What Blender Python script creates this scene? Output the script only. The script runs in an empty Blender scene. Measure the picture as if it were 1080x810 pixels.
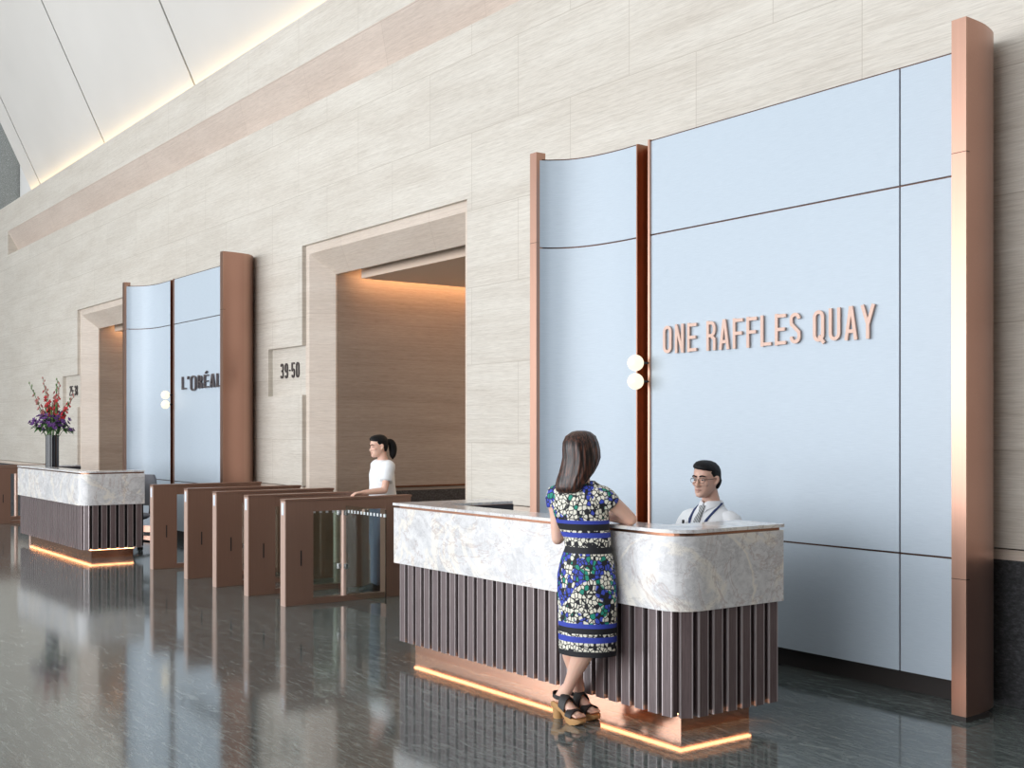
import bpy, bmesh, math, random
from mathutils import Vector, Matrix, noise
random.seed(7)
PI = math.pi
C = bpy.context.scene.collection
SC = bpy.context.scene

# ------------------------------------------------------------ camera, sky, lights, exposure
cam_d = bpy.data.cameras.new('camera'); cam = bpy.data.objects.new('camera', cam_d); C.objects.link(cam)
cam.location = (0, 0, 1.6); cam.rotation_euler = (PI/2, 0, 0.9411)
cam_d.lens = 36*1237.07/1080; cam_d.sensor_width = 36; cam_d.shift_y = (453.12-405)/1080
cam_d.clip_end = 200
SC.camera = cam
SC.view_settings.view_transform = 'Standard'; SC.view_settings.look = 'None'
SC.view_settings.gamma = 1; SC.view_settings.use_curve_mapping = False
SC.view_settings.exposure = 0.24
SC.cycles.use_denoising = True
SC.cycles.max_bounces = 8; SC.cycles.diffuse_bounces = 5; SC.cycles.sample_clamp_indirect = 6
w = bpy.data.worlds.new('sky'); SC.world = w; w.use_nodes = True
bgn = w.node_tree.nodes['Background']; bgn.inputs[0].default_value = (0.90, 0.95, 1.0, 1); bgn.inputs[1].default_value = 1.3

def area(name, loc, rot, sx, sy, power, col):
    l = bpy.data.lights.new(name, 'AREA'); l.shape = 'RECTANGLE'; l.size = sx; l.size_y = sy
    l.energy = power; l.color = col
    o = bpy.data.objects.new(name, l); o.location = loc; o.rotation_euler = rot; C.objects.link(o); return o
# daylight through the glass facade opposite the stone wall
area('facade_daylight', (-12, -12.5, 3.3), (math.radians(90), 0, 0), 32, 6.4, 2900, (0.95, 0.97, 1.0))

# ------------------------------------------------------------ helpers
def tag(o, label=None, cat=None, group=None, kind=None):
    if label: o['label'] = label
    if cat: o['category'] = cat
    if group: o['group'] = group
    if kind: o['kind'] = kind
    return o
def thing(name, label, cat, loc=(0, 0, 0), rz=0, group=None):
    o = bpy.data.objects.new(name, None); C.objects.link(o); o.empty_display_size = .1
    o.location = loc; o.rotation_euler = (0, 0, rz); return tag(o, label, cat, group)
def obj(name, bm, m, parent=None, smooth=False, world=False, auto=None):
    me = bpy.data.meshes.new(name)
    bmesh.ops.recalc_face_normals(bm, faces=bm.faces)
    bm.to_mesh(me); bm.free()
    for mm in (m if isinstance(m, (list, tuple)) else [m]): me.materials.append(mm)
    o = bpy.data.objects.new(name, me); C.objects.link(o)
    if smooth:
        for p in me.polygons: p.use_smooth = True
        if auto is not None: me.set_sharp_from_angle(angle=math.radians(auto))
    if parent:
        o.parent = parent
        if world:   # coordinates were given in world space, thing sits elsewhere
            M = (Matrix.Translation(parent.location) @ Matrix.Rotation(parent.rotation_euler.z, 4, 'Z')).inverted()
            me.transform(M)
    return o
def B(): return bmesh.new()
def box(bm, x0, x1, y0, y1, z0, z1, bev=0, mi=0):
    v = [bm.verts.new(p) for p in ((x0,y0,z0),(x1,y0,z0),(x1,y1,z0),(x0,y1,z0),(x0,y0,z1),(x1,y0,z1),(x1,y1,z1),(x0,y1,z1))]
    fs = [bm.faces.new([v[i] for i in f]) for f in ((0,3,2,1),(4,5,6,7),(0,1,5,4),(1,2,6,5),(2,3,7,6),(3,0,4,7))]
    for f in fs: f.material_index = mi
    if bev > 0:
        es = list({e for f in fs for e in f.edges})
        bmesh.ops.bevel(bm, geom=es, offset=bev, segments=2, affect='EDGES', profile=.5)
def prism(bm, poly, z0, z1, axis='z', mi=0):
    def P(a, b, c): return {'z': (a, b, c), 'x': (c, a, b), 'y': (a, c, b)}[axis]
    lo = [bm.verts.new(P(a, b, z0)) for a, b in poly]; hi = [bm.verts.new(P(a, b, z1)) for a, b in poly]
    n = len(poly); fs = [bm.faces.new(lo[::-1]), bm.faces.new(hi)]
    for i in range(n): fs.append(bm.faces.new((lo[i], lo[(i+1) % n], hi[(i+1) % n], hi[i])))
    for f in fs: f.material_index = mi
def loft(bm, rings, close=True, caps=True, mi=0):
    vs = [[bm.verts.new(p) for p in r] for r in rings]; n = len(rings[0]); fs = []
    for a, b in zip(vs, vs[1:]):
        for i in range(n if close else n-1):
            fs.append(bm.faces.new((a[i], a[(i+1) % n], b[(i+1) % n], b[i])))
    if caps: fs += [bm.faces.new(vs[0][::-1]), bm.faces.new(vs[-1])]
    for f in fs: f.material_index = mi
def catmull(pts, k=4):
    P = [pts[0]] + list(pts) + [pts[-1]]; out = []
    for i in range(1, len(P)-2):
        for j in range(k):
            t = j/k
            out.append([0.5*((2*b)+(-a+c)*t+(2*a-5*b+4*c-d)*t*t+(-a+3*b-3*c+d)*t**3) for a, b, c, d in zip(P[i-1], P[i], P[i+1], P[i+2])])
    out.append(list(P[-2])); return out
def tube(bm, pts, rad, n=12, k=4, flat=None, mi=0, ends=True):
    """smooth tube through pts; rad one radius or one per point; flat=(axis, factor) squashes it along an axis"""
    if not isinstance(rad, (list, tuple)): rad = [rad]*len(pts)
    q = [list(p)+[r] for p, r in zip(pts, rad)]
    if k > 1 and len(q) > 2: q = catmull(q, k)
    P = [Vector(a[:3]) for a in q]; R = [max(a[3], 1e-4) for a in q]
    T = [(P[min(i+1, len(P)-1)]-P[max(i-1, 0)]).normalized() for i in range(len(P))]
    u = T[0].orthogonal().normalized(); rings = []
    def ring(c, u, v, r):
        out = []
        for i in range(n):
            d = (u*math.cos(2*PI*i/n)+v*math.sin(2*PI*i/n))*r
            if flat: ax = Vector(flat[0]).normalized(); d = d-ax*d.dot(ax)*(1-flat[1])
            out.append(c+d)
        return out
    for i, (p, t, r) in enumerate(zip(P, T, R)):
        u = (u-t*u.dot(t)).normalized(); v = t.cross(u)
        if ends and i == 0:
            rings += [ring(p-t*r*.95, u, v, r*.3), ring(p-t*r*.7, u, v, r*.72)]
        rings.append(ring(p, u, v, r))
        if ends and i == len(P)-1:
            rings += [ring(p+t*r*.7, u, v, r*.72), ring(p+t*r*.95, u, v, r*.3)]
    loft(bm, rings, mi=mi)
def ell(bm, c, r, n=16, m=10, M=None, mi=0):
    rings = []
    for j in range(1, m):
        a = PI*j/m
        rings.append([Vector((r[0]*math.sin(a)*math.cos(2*PI*i/n), r[1]*math.sin(a)*math.sin(2*PI*i/n), -r[2]*math.cos(a))) for i in range(n)])
    c = Vector(c)
    rings = [[(M @ p if M else p)+c for p in rg] for rg in rings]
    loft(bm, rings, mi=mi)
def bake(o, voxel, smooth=3):
    """fuse the overlapping closed shells of a mesh into one continuous skin"""
    m = o.modifiers.new('r', 'REMESH'); m.mode = 'VOXEL'; m.voxel_size = voxel
    if smooth:
        s = o.modifiers.new('s', 'SMOOTH'); s.factor = .5; s.iterations = smooth
    bpy.context.view_layer.update()
    dg = bpy.context.evaluated_depsgraph_get()
    me = bpy.data.meshes.new_from_object(o.evaluated_get(dg), depsgraph=dg)
    o.modifiers.clear(); o.data = me
    for p in me.polygons: p.use_smooth = True
    return o
def dup(root, loc, rz=None, label=None, group=None):
    r = root.copy(); C.objects.link(r); r.location = loc
    if rz is not None: r.rotation_euler = (0, 0, rz)
    if label: r['label'] = label
    if group: r['group'] = group
    for ch in [o for o in ALL() if o.parent == root]:
        c = ch.copy(); C.objects.link(c); c.parent = r
        for g in [o for o in ALL() if o.parent == ch]:
            d = g.copy(); C.objects.link(d); d.parent = c
    return r
def ALL(): return list(bpy.data.objects)

# ------------------------------------------------------------ materials
def mat(name, col=(.5,.5,.5), rough=.5, metal=0, emit=None, es=0, **kw):
    m = bpy.data.materials.new(name); m.use_nodes = True
    b = m.node_tree.nodes['Principled BSDF']
    b.inputs['Base Color'].default_value = (*col, 1); b.inputs['Roughness'].default_value = rough
    b.inputs['Metallic'].default_value = metal
    if emit: b.inputs['Emission Color'].default_value = (*emit, 1); b.inputs['Emission Strength'].default_value = es
    for k, v in kw.items(): b.inputs[k.replace('_', ' ')].default_value = v
    return m
class N:
    def __init__(s, m): s.m = m; s.t = m.node_tree; s.b = s.t.nodes['Principled BSDF']
    def n(s, typ, **kw):
        x = s.t.nodes.new(typ)
        for k, v in kw.items():
            if k.startswith('i_'):
                k = k[2:]; k = int(k) if k.isdigit() else k.replace('_', ' ')
                x.inputs[k].default_value = v
            else: setattr(x, k, v)
        return x
    def l(s, a, b): s.t.links.new(a, b)
    def coord(s, sc=(1,1,1), rot=(0,0,0)):
        c = s.n('ShaderNodeTexCoord'); mp = s.n('ShaderNodeMapping'); mp.inputs['Scale'].default_value = sc
        mp.inputs['Rotation'].default_value = rot
        s.l(c.outputs['Object'], mp.inputs[0]); return mp.outputs[0]
    def noise(s, vec, scale, detail=4, rough=.6, dist=0):
        x = s.n('ShaderNodeTexNoise'); x.inputs['Scale'].default_value = scale; x.inputs['Detail'].default_value = detail
        x.inputs['Roughness'].default_value = rough; x.inputs['Distortion'].default_value = dist
        s.l(vec, x.inputs['Vector']); return x.outputs['Fac']
    def ramp(s, fac, stops, interp='LINEAR'):
        x = s.n('ShaderNodeValToRGB'); x.color_ramp.interpolation = interp
        e = x.color_ramp.elements
        while len(e) > 1: e.remove(e[0])
        e[0].position = stops[0][0]; e[0].color = (*stops[0][1], 1)
        for p, c in stops[1:]: q = e.new(p); q.color = (*c, 1)
        s.l(fac, x.inputs[0]); return x.outputs[0]
    def mix(s, fac, a, b, mode='MIX'):
        x = s.n('ShaderNodeMix', data_type='RGBA', blend_type=mode)
        for i, v in ((0, fac), (6, a), (7, b)):
            if hasattr(v, 'is_linked') or hasattr(v, 'links'): s.l(v, x.inputs[i])
            else: x.inputs[i].default_value = v if i == 0 else (*v, 1)
        return x.outputs[2]
    def bump(s, h, strength=.2, dist=.01):
        x = s.n('ShaderNodeBump'); x.inputs['Strength'].default_value = strength; x.inputs['Distance'].default_value = dist
        s.l(h, x.inputs['Height']); s.l(x.outputs[0], s.b.inputs['Normal'])
    def col(s, o): s.l(o, s.b.inputs['Base Color'])
    def rough(s, o, lo, hi):
        x = s.n('ShaderNodeMapRange'); x.inputs[3].default_value = lo; x.inputs[4].default_value = hi
        s.l(o, x.inputs[0]); s.l(x.outputs[0], s.b.inputs['Roughness'])
    def bricks(s, w, h, mortar, rot=False, off=.5, flat=False):
        c = s.n('ShaderNodeTexCoord'); sp = s.n('ShaderNodeSeparateXYZ'); s.l(c.outputs['Object'], sp.inputs[0])
        cb = s.n('ShaderNodeCombineXYZ')
        if flat: s.l(sp.outputs[0], cb.inputs[0]); s.l(sp.outputs[1], cb.inputs[1])
        else:
            ad = s.n('ShaderNodeMath', operation='ADD'); s.l(sp.outputs[0], ad.inputs[0]); s.l(sp.outputs[1], ad.inputs[1])
            s.l(ad.outputs[0], cb.inputs[0]); s.l(sp.outputs[2], cb.inputs[1])
        x = s.n('ShaderNodeTexBrick', offset=off); s.l(cb.outputs[0], x.inputs['Vector'])
        x.inputs['Scale'].default_value = 1; x.inputs['Mortar Size'].default_value = mortar
        x.inputs['Mortar Smooth'].default_value = 0; x.inputs['Brick Width'].default_value = w; x.inputs['Row Height'].default_value = h
        x.inputs['Color1'].default_value = (0,0,0,1); x.inputs['Color2'].default_value = (1,1,1,1); x.inputs['Mortar'].default_value = (.5,.5,.5,1)
        return x
def stone(name, ca, cb, cc, w=1.5, h=.74, rough=.45, joint=.003, jd=.9):
    m = mat(name); k = N(m)
    br = k.bricks(w, h, joint)
    big = k.noise(k.coord((.5, .5, 2.6)), 1.3, 3, .55, .3)
    # each slab shifts its own pattern a little
    fine = k.noise(k.coord((.55, .55, 30)), 2.2, 6, .7, .3)
    hair = k.noise(k.coord((3, 3, 70)), 2.5, 3, .7)
    c = k.ramp(fine, [(.3, ca), (.5, cb), (.72, cc)])
    c = k.mix(.35, c, k.ramp(big, [(.35, ca), (.65, cc)]))
    c = k.mix(.22, c, k.ramp(hair, [(.35, tuple(v*.5 for v in ca)), (.58, cc)]))
    tint = k.ramp(br.outputs['Color'], [(0, (.955,.955,.955)), (1, (1.0,1.0,1.0))])
    c = k.mix(1.0, c, tint, 'MULTIPLY')
    c = k.mix(br.outputs['Fac'], c, tuple(v*jd for v in ca)); k.col(c)
    k.b.inputs['Roughness'].default_value = rough; k.bump(fine, .12, .004)
    return m
M_trav = stone('travertine', (.515,.455,.385), (.655,.60,.525), (.745,.705,.635))
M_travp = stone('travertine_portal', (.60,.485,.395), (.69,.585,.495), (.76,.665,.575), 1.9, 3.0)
M_travs = stone('travertine_soffit_bounce', (.55,.44,.37), (.65,.54,.46), (.74,.63,.55), 1.9, 6.0)  # pinker copy of the stone: warm bounced light put into its colour
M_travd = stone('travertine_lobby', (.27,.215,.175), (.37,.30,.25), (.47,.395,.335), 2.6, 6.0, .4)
def m_granite(name, a, b, rough):
    m = mat(name, rough=rough); k = N(m); f = k.noise(k.coord((1,1,2.2)), 38, 5, .75)
    k.col(k.ramp(f, [(.35, a), (.55, b), (.75, tuple(min(1, v*2.6) for v in b))])); k.bump(f, .3, .004); return m
M_granite = m_granite('rough_granite', (.02,.02,.023), (.055,.056,.06), .55)
M_endstone = m_granite('end_stone', (.16,.17,.16), (.26,.27,.26), .6)
def m_floor():
    m = mat('polished_floor_stone', rough=.1); k = N(m)
    br = k.bricks(1.2, .6, .0022, flat=True)
    r = (0, 0, math.radians(18))
    big = k.noise(k.coord((.8, 2.0, 1), r), .9, 6, .62, .8)
    st = k.noise(k.coord((1.6, 9, 1), r), 2.6, 7, .72, .9)
    fine = k.noise(k.coord((4, 30, 1), r), 4.0, 6, .8, .3)
    c = k.ramp(big, [(.28, (.058,.073,.076)), (.5, (.105,.126,.126)), (.74, (.20,.225,.215))])
    c = k.mix(.6, c, k.ramp(st, [(.42, (.035,.048,.051)), (.54, (.12,.145,.143)), (.70, (.50,.54,.51))]))
    c = k.mix(.42, c, k.ramp(fine, [(.44, (.025,.036,.038)), (.66, (.40,.44,.42))]))
    t = k.ramp(br.outputs['Color'], [(0, (.88,.88,.88)), (1, (1.1,1.1,1.1))]); c = k.mix(1.0, c, t, 'MULTIPLY')
    jf = k.n('ShaderNodeMath', operation='MULTIPLY'); k.l(br.outputs['Fac'], jf.inputs[0]); jf.inputs[1].default_value = .45
    k.col(k.mix(jf.outputs[0], c, (.27,.29,.27)))
    k.rough(st, .04, .14); k.b.inputs['IOR'].default_value = 2.2
    k.bump(fine, .012, .002); return m
M_floor = m_floor()
def m_metal(name, col, rough, axis=2, var=.12, aniso=.0, metal=1):
    m = mat(name, col, rough, metal); k = N(m)
    sc = [60, 60, 60]; sc[axis] = .6
    f = k.noise(k.coord(tuple(sc)), 2.5, 3, .6)
    k.col(k.ramp(f, [(.3, tuple(v*(1-var) for v in col)), (.7, tuple(min(1, v*(1+var)) for v in col))]))
    k.rough(f, rough*.85, rough*1.2); return m
M_copper = m_metal('brushed_copper', (.47,.28,.21), .32, var=.04)
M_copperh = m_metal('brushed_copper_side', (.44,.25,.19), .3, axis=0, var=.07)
M_channel = m_metal('channel_copper_glow', (.62,.31,.17), .38)  # lightened copper: the glow of inter-reflections is put into the colour
M_copdark = m_metal('dark_copper_trim', (.30,.15,.095), .3)
M_letter = m_metal('copper_lettering', (.68,.47,.385), .5, axis=0, var=.03, metal=.15)
M_plinth = m_metal('copper_plinth', (.72,.42,.30), .16, axis=0, var=.06)
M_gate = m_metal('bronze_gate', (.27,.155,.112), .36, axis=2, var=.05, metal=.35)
M_gatelit = m_metal('bronze_gate_lit', (.60,.42,.345), .35, axis=2, var=.05, metal=.35)  # lighter copy of the bronze, light caught by the front painted in
M_kick = mat('dark_kick_plate', (.035,.028,.026), .6, .0)
M_black = mat('black_plastic', (.015,.015,.017), .4)
M_dark = mat('dark_laminate', (.035,.033,.04), .35)
M_steel = mat('steel', (.6,.6,.6), .25, 1)
M_joint = mat('joint_bronze', (.09,.05,.038), .4, .8)
M_led = mat('warm_led', (1,.5,.25), .5, emit=(1.0,.42,.18), es=9)
M_ledc = mat('warm_cove_led', (1,.7,.4), .5, emit=(1.0,.52,.24), es=26)
M_ledy = mat('yellow_cove_led', (1,.85,.5), .5, emit=(1.0,.70,.32), es=8)
M_globe = mat('opal_globe', (.25,.23,.18), .3, emit=(1.0,.87,.64), es=1.0)
def m_fabric():
    m = mat('pale_blue_fabric', rough=.42); k = N(m)
    f = k.noise(k.coord((3, 3, 90)), 3.2, 4, .7); g = k.noise(k.coord((.4,.4,.4)), 1.3, 2)
    c = k.ramp(f, [(.3, (.455,.53,.605)), (.7, (.53,.605,.68))])
    k.col(k.mix(.12, c, k.ramp(g, [(.35, (.45,.525,.60)), (.65, (.535,.61,.685))])))
    k.b.inputs['Sheen Weight'].default_value = .15; k.bump(f, .06, .002); return m
M_fabric = m_fabric()
def m_marble():
    m = mat('veined_marble', rough=.13); k = N(m)
    v = k.coord((1, 1, 1.3), (.2, .35, .1))
    n1 = k.noise(v, 1.5, 7, .6, 1.6); n2 = k.noise(v, 4.2, 6, .68, 1.2); n3 = k.noise(v, 26, 5, .75, .4)
    n4 = k.noise(k.coord((1, 1, 2.0), (0, .5, .4)), .62, 5, .55, 2.2)
    c = k.ramp(n1, [(.30, (.42,.42,.43)), (.42, (.64,.635,.64)), (.52, (.76,.75,.75)), (.66, (.60,.60,.615)), (.8, (.74,.73,.72))])
    c = k.mix(.28, c, k.ramp(n2, [(.36, (.36,.355,.37)), (.5, (.68,.67,.68)), (.62, (.82,.81,.80))]))
    c = k.mix(.2, c, k.ramp(n3, [(.35, (.26,.26,.27)), (.6, (.84,.83,.83))]))
    vein = k.ramp(n4, [(.462, (0,0,0)), (.49, (1,1,1)), (.505, (1,1,1)), (.53, (0,0,0))])
    vf = k.n('ShaderNodeMath', operation='MULTIPLY'); k.l(vein, vf.inputs[0]); vf.inputs[1].default_value = .75
    c = k.mix(vf.outputs[0], c, (.84,.79,.71))
    v2 = k.ramp(n1, [(.468, (0,0,0)), (.478, (1,1,1)), (.488, (0,0,0))]); v3 = k.n('ShaderNodeMath', operation='MULTIPLY')
    k.l(v2, v3.inputs[0]); k.l(n2, v3.inputs[1]); c = k.mix(v3.outputs[0], c, (.36,.235,.205))
    v4 = k.ramp(n2, [(.425, (0,0,0)), (.44, (1,1,1)), (.455, (0,0,0))]); v5 = k.n('ShaderNodeMath', operation='MULTIPLY')
    k.l(v4, v5.inputs[0]); v5.inputs[1].default_value = .4; c = k.mix(v5.outputs[0], c, (.30,.28,.29))
    k.col(c); return m
M_marble = m_marble()
def m_wood():
    m = mat('plum_stained_slats', rough=.42); k = N(m); f = k.noise(k.coord((50, 50, 3)), 2.2, 4, .6)
    k.col(k.ramp(f, [(.3, (.095,.066,.068)), (.7, (.165,.122,.122))])); return m
M_slat = m_wood()
M_slatedge = mat('slat_edge_highlight', (.48,.42,.42), .3, .4)  # edge highlight painted as a lighter colour along the slat corners
def m_panel():
    m = mat('ceiling_fabric', (.66,.65,.63), .7); k = N(m); f = k.noise(k.coord((.3,.3,.3)), 1, 3)
    k.col(k.ramp(f, [(.3, (.60,.575,.54)), (.7, (.655,.63,.595))])); return m
M_panel = m_panel()
M_plaster = mat('white_plaster', (.72,.71,.69), .8)
M_eastw = mat('dark_shade_wall', (.12,.10,.09), .4)  # dark colour chosen to dim the light coming from the east
M_ceil = mat('lobby_ceiling', (.72,.56,.44), .6)
def glass(name, col, rough=0):
    return mat(name, col, rough, IOR=1.45, Transmission_Weight=1.0)
M_glass = glass('green_glass', (.80,.93,.89))
M_white = mat('white_marking', (.9,.92,.95), .5)
M_reader = mat('reader_plate', (.75,.82,.92), .25)
M_skin = mat('skin', (.80,.50,.385), .5, Subsurface_Weight=.12, Subsurface_Scale=.02)
M_skinm = mat('skin_man', (.66,.41,.32), .5, Subsurface_Weight=.1, Subsurface_Scale=.02)
M_lip = mat('lips', (.42,.19,.16), .5)
def m_hair(name, a, b):
    m = mat(name, rough=.36); k = N(m); f = k.noise(k.coord((90, 90, 4)), 1.6, 3, .6)
    k.col(k.ramp(f, [(.46, a), (.74, b)])); k.bump(f, .4, .004); return m
M_hairw = m_hair('dark_brown_hair', (.010,.005,.004), (.20,.07,.04))
M_hairb = m_hair('black_hair', (.005,.005,.006), (.012,.011,.011)); M_hairb.node_tree.nodes['Principled BSDF'].inputs['Roughness'].default_value = .6; M_hairb.node_tree.nodes['Principled BSDF'].inputs['Specular IOR Level'].default_value = .25
M_shirt = mat('white_shirt', (.80,.82,.85), .7)
M_tee = mat('white_tee', (.82,.84,.86), .75)
M_trou = mat('grey_blue_trousers', (.10,.12,.17), .8)
M_troud = mat('dark_trousers', (.02,.022,.03), .8)
M_navy = mat('navy_ribbon', (.012,.03,.12), .6)
M_tanw = mat('tan_wood_sole', (.52,.29,.12), .4)
M_strap = mat('black_leather', (.012,.011,.012), .5)
def m_tie():
    m = mat('grey_striped_tie', rough=.5); k = N(m); wv = k.n('ShaderNodeTexWave', bands_direction='DIAGONAL')
    wv.inputs['Scale'].default_value = 28; k.l(k.coord((1,1,1)), wv.inputs[0])
    k.col(k.ramp(wv.outputs[0], [(.4, (.16,.17,.18)), (.5, (.42,.44,.45))])); return m
M_tie = m_tie()
def m_dress():
    m = mat('mosaic_print_dress', rough=.7); k = N(m)
    c = k.n('ShaderNodeTexCoord'); sp = k.n('ShaderNodeSeparateXYZ'); k.l(c.outputs['Object'], sp.inputs[0])
    Z0, Z1 = .38, 1.38
    mr = k.n('ShaderNodeMapRange'); mr.inputs[1].default_value = Z0; mr.inputs[2].default_value = Z1; k.l(sp.outputs[2], mr.inputs[0])
    W_, Bl, Bk, Te = (1,1,1), (.035,.06,.42), (.008,.008,.012), (.02,.22,.16)
    bands = [(.38, Bk, 0), (.415, W_, .5), (.461, Bl, 0), (.492, Te, .25), (.507, Bk, 0), (.538, Bl, 0), (.56, W_, 1),
             (.933, Bk, 0), (.969, W_, .5), (1.018, Bl, 0), (1.046, Te, .25), (1.057, Bk, 0), (1.092, Bl, 0), (1.112, W_, 1)]
    sol = k.ramp(mr.outputs[0], [((z-Z0)/(Z1-Z0), col) for z, col, t in bands], 'CONSTANT')
    typ = k.ramp(mr.outputs[0], [((z-Z0)/(Z1-Z0), (t, t, t)) for z, col, t in bands], 'CONSTANT')
    vec = k.coord((1, 1, .85))
    vo = k.n('ShaderNodeTexVoronoi', feature='F1'); vo.inputs['Scale'].default_value = 47; vo.inputs['Randomness'].default_value = .8; k.l(vec, vo.inputs['Vector'])
    ve = k.n('ShaderNodeTexVoronoi', feature='DISTANCE_TO_EDGE'); ve.inputs['Scale'].default_value = 47; ve.inputs['Randomness'].default_value = .8; k.l(vec, ve.inputs['Vector'])
    patch = k.noise(vec, 7.5, 2, .5, .6)
    s2 = k.n('ShaderNodeSeparateColor'); k.l(vo.outputs['Color'], s2.inputs[0])
    cream, blue, green = (.80,.77,.66), (.045,.075,.50), (.01,.27,.19)
    colp = k.ramp(s2.outputs[0], [(0, blue), (.60, green), (.78, cream), (.86, Bk)], 'CONSTANT')
    colw = k.ramp(s2.outputs[0], [(0, cream), (.84, blue), (.90, green), (.94, Bk)], 'CONSTANT')
    pm = k.ramp(patch, [(.50, (0,0,0)), (.52, (1,1,1))])
    mos = k.mix(pm, colw, colp)
    wh = k.ramp(s2.outputs[1], [(0, cream), (.85, Bk)], 'CONSTANT')
    t1 = k.ramp(typ, [(0, (0,0,0)), (.75, (1,1,1))], 'CONSTANT')
    mos = k.mix(t1, wh, mos)
    edge = k.ramp(ve.outputs['Distance'], [(.075, (0,0,0)), (.11, (1,1,1))])
    mos = k.mix(edge, Bk, mos)
    t2 = k.ramp(typ, [(0, (0,0,0)), (.12, (1,1,1))], 'CONSTANT')
    k.col(k.mix(t2, sol, mos)); return m
M_dress = m_dress()
M_red = mat('red_petals', (.55,.03,.035), .6); M_pink = mat('faded_pink_petals', (.42,.16,.14), .6)
M_purple = mat('purple_petals', (.12,.035,.19), .6); M_leaf = mat('green_leaf', (.045,.12,.03), .55); M_leaf2 = mat('light_green_leaf', (.12,.2,.06), .55)
M_vase = mat('dark_glass_vase', (.012,.012,.016), .12)
M_grey = mat('grey_fabric', (.20,.20,.22), .8)

# ------------------------------------------------------------ the room shell
XL_, XR_, YF = -36.0, 7.0, -13.0
WY = 6.3
bm = B(); box(bm, XL_, XR_, YF, 11.5, -.2, 0); tag(obj('floor', bm, M_floor), kind='structure')
DOORS = [(-12.957, -9.381), (-22.343, -18.77)]; DH = 3.82
SIGNS = [(-13.925, -12.957), (-23.31, -22.343)]; SZ0, SZ1 = 2.02, 2.62
def wall_seg(bm, z0, z1, holes, y0=WY, y1=6.62):
    x = XL_
    for a, b in sorted(holes)+[(XR_, XR_)]:
        if a > x: box(bm, x, a, y0, y1, z0, z1)
        x = b
bm = B()
wall_seg(bm, .915, SZ0, DOORS); wall_seg(bm, SZ0, SZ1, DOORS+SIGNS); wall_seg(bm, SZ1, DH, DOORS)
for a, b in SIGNS: box(bm, a, b, 6.36, 6.62, SZ0, SZ1)
wall_seg(bm, DH, 5.48, [])
box(bm, XL_, -27.683, WY, 7.2, 5.48, 6.60)
prism(bm, [(6.3, 6.012), (6.3, 6.60), (6.36, 6.60), (6.36, 6.56), (7.2, 6.56), (7.2, 6.012)], -27.683, XR_, 'x')
tag(obj('wall_north', bm, M_trav), kind='structure')
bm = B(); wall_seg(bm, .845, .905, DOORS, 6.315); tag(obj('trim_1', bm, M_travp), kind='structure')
bm = B(); wall_seg(bm, 0, .845, DOORS, 6.33); tag(obj('baseboard_north', bm, M_granite), kind='structure')
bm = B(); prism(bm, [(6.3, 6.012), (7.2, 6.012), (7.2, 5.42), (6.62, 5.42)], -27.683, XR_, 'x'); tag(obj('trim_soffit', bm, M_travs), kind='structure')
# portals and the lobbies behind them
for i, (a, b) in enumerate(DOORS):
    bm = B()
    def lp(dx, h, y): return [(a+dx, y, 0), (a+dx, y, h), (b-dx, y, h), (b-dx, y, 0)]
    rings = [lp(0.0, DH+.0, 6.62), lp(0.004, DH-.0, 6.348), lp(.10, 3.715, 6.348), lp(.297, 3.47, 6.6), lp(.297, 3.47, 6.622)]
    loft(bm, rings, close=False, caps=False)
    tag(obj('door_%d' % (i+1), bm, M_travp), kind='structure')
    L, R = a+.297, b-.297
    bm = B(); box(bm, L-.3, L, 6.62, 11.3, 0, 4.0); box(bm, R, R+.3, 6.62, 11.3, 0, 4.0); box(bm, L, R, 11, 11.3, 0, 4.0)
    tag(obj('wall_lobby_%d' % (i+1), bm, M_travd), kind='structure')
    bm = B(); box(bm, L-.01, L+.012, 7.3, 11, 0, .84); box(bm, R-.012, R, 6.75, 11, 0, .84); box(bm, L, R, 10.985, 11, 0, .84)
    tag(obj('baseboard_lobby_%d' % (i+1), bm, M_granite), kind='structure')
    bm = B(); box(bm, L, L+.022, 7.2, 11, .88, .90); tag(obj('trim_%d' % (i+2), bm, M_copdark), kind='structure')
    bm = B(); box(bm, L+.235, R, 6.82, 11, 3.412, 3.46); box(bm, L, R, 6.62, 11, 3.86, 4.0); box(bm, L+.235, R, 6.82, 6.86, 3.46, 3.86)  # front upright added to keep the cove glow out of the slot
    tag(obj('ceiling_lobby_%d' % (i+1), bm, M_ceil), kind='structure')
    t = thing('cove_light', ['warm cove strip over the gap beside the lobby ceiling, behind the 39-50 portal', 'warm cove strip glowing in the portal behind the left desk'][i], 'light', (L+.25, 6.865, 3.47), 0)
    bm = B(); box(bm, -.014, .02, 0, 4.1, -.009, .03); obj('channel', bm, M_steel, t)
    bm = B(); box(bm, -.03, -.015, .02, 4.08, 0, .028); obj('strip', bm, M_ledc, t)
    area('lobby_fill_down_%d' % (i+1), ((L+R)/2+.5, 8.9, 3.40), (0, 0, 0), 1.2, 3, 22, (1, .72, .50))  # unseen overhead fill, added to warm the lobby
    area('lobby_end_fill_%d' % (i+1), ((L+R)/2, 10.9, 1.6), (math.radians(-90), 0, 0), 2.5, 2, 16, (1, .70, .48))  # made-up fill at the hidden back wall, added to light the lobby ceiling
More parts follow.
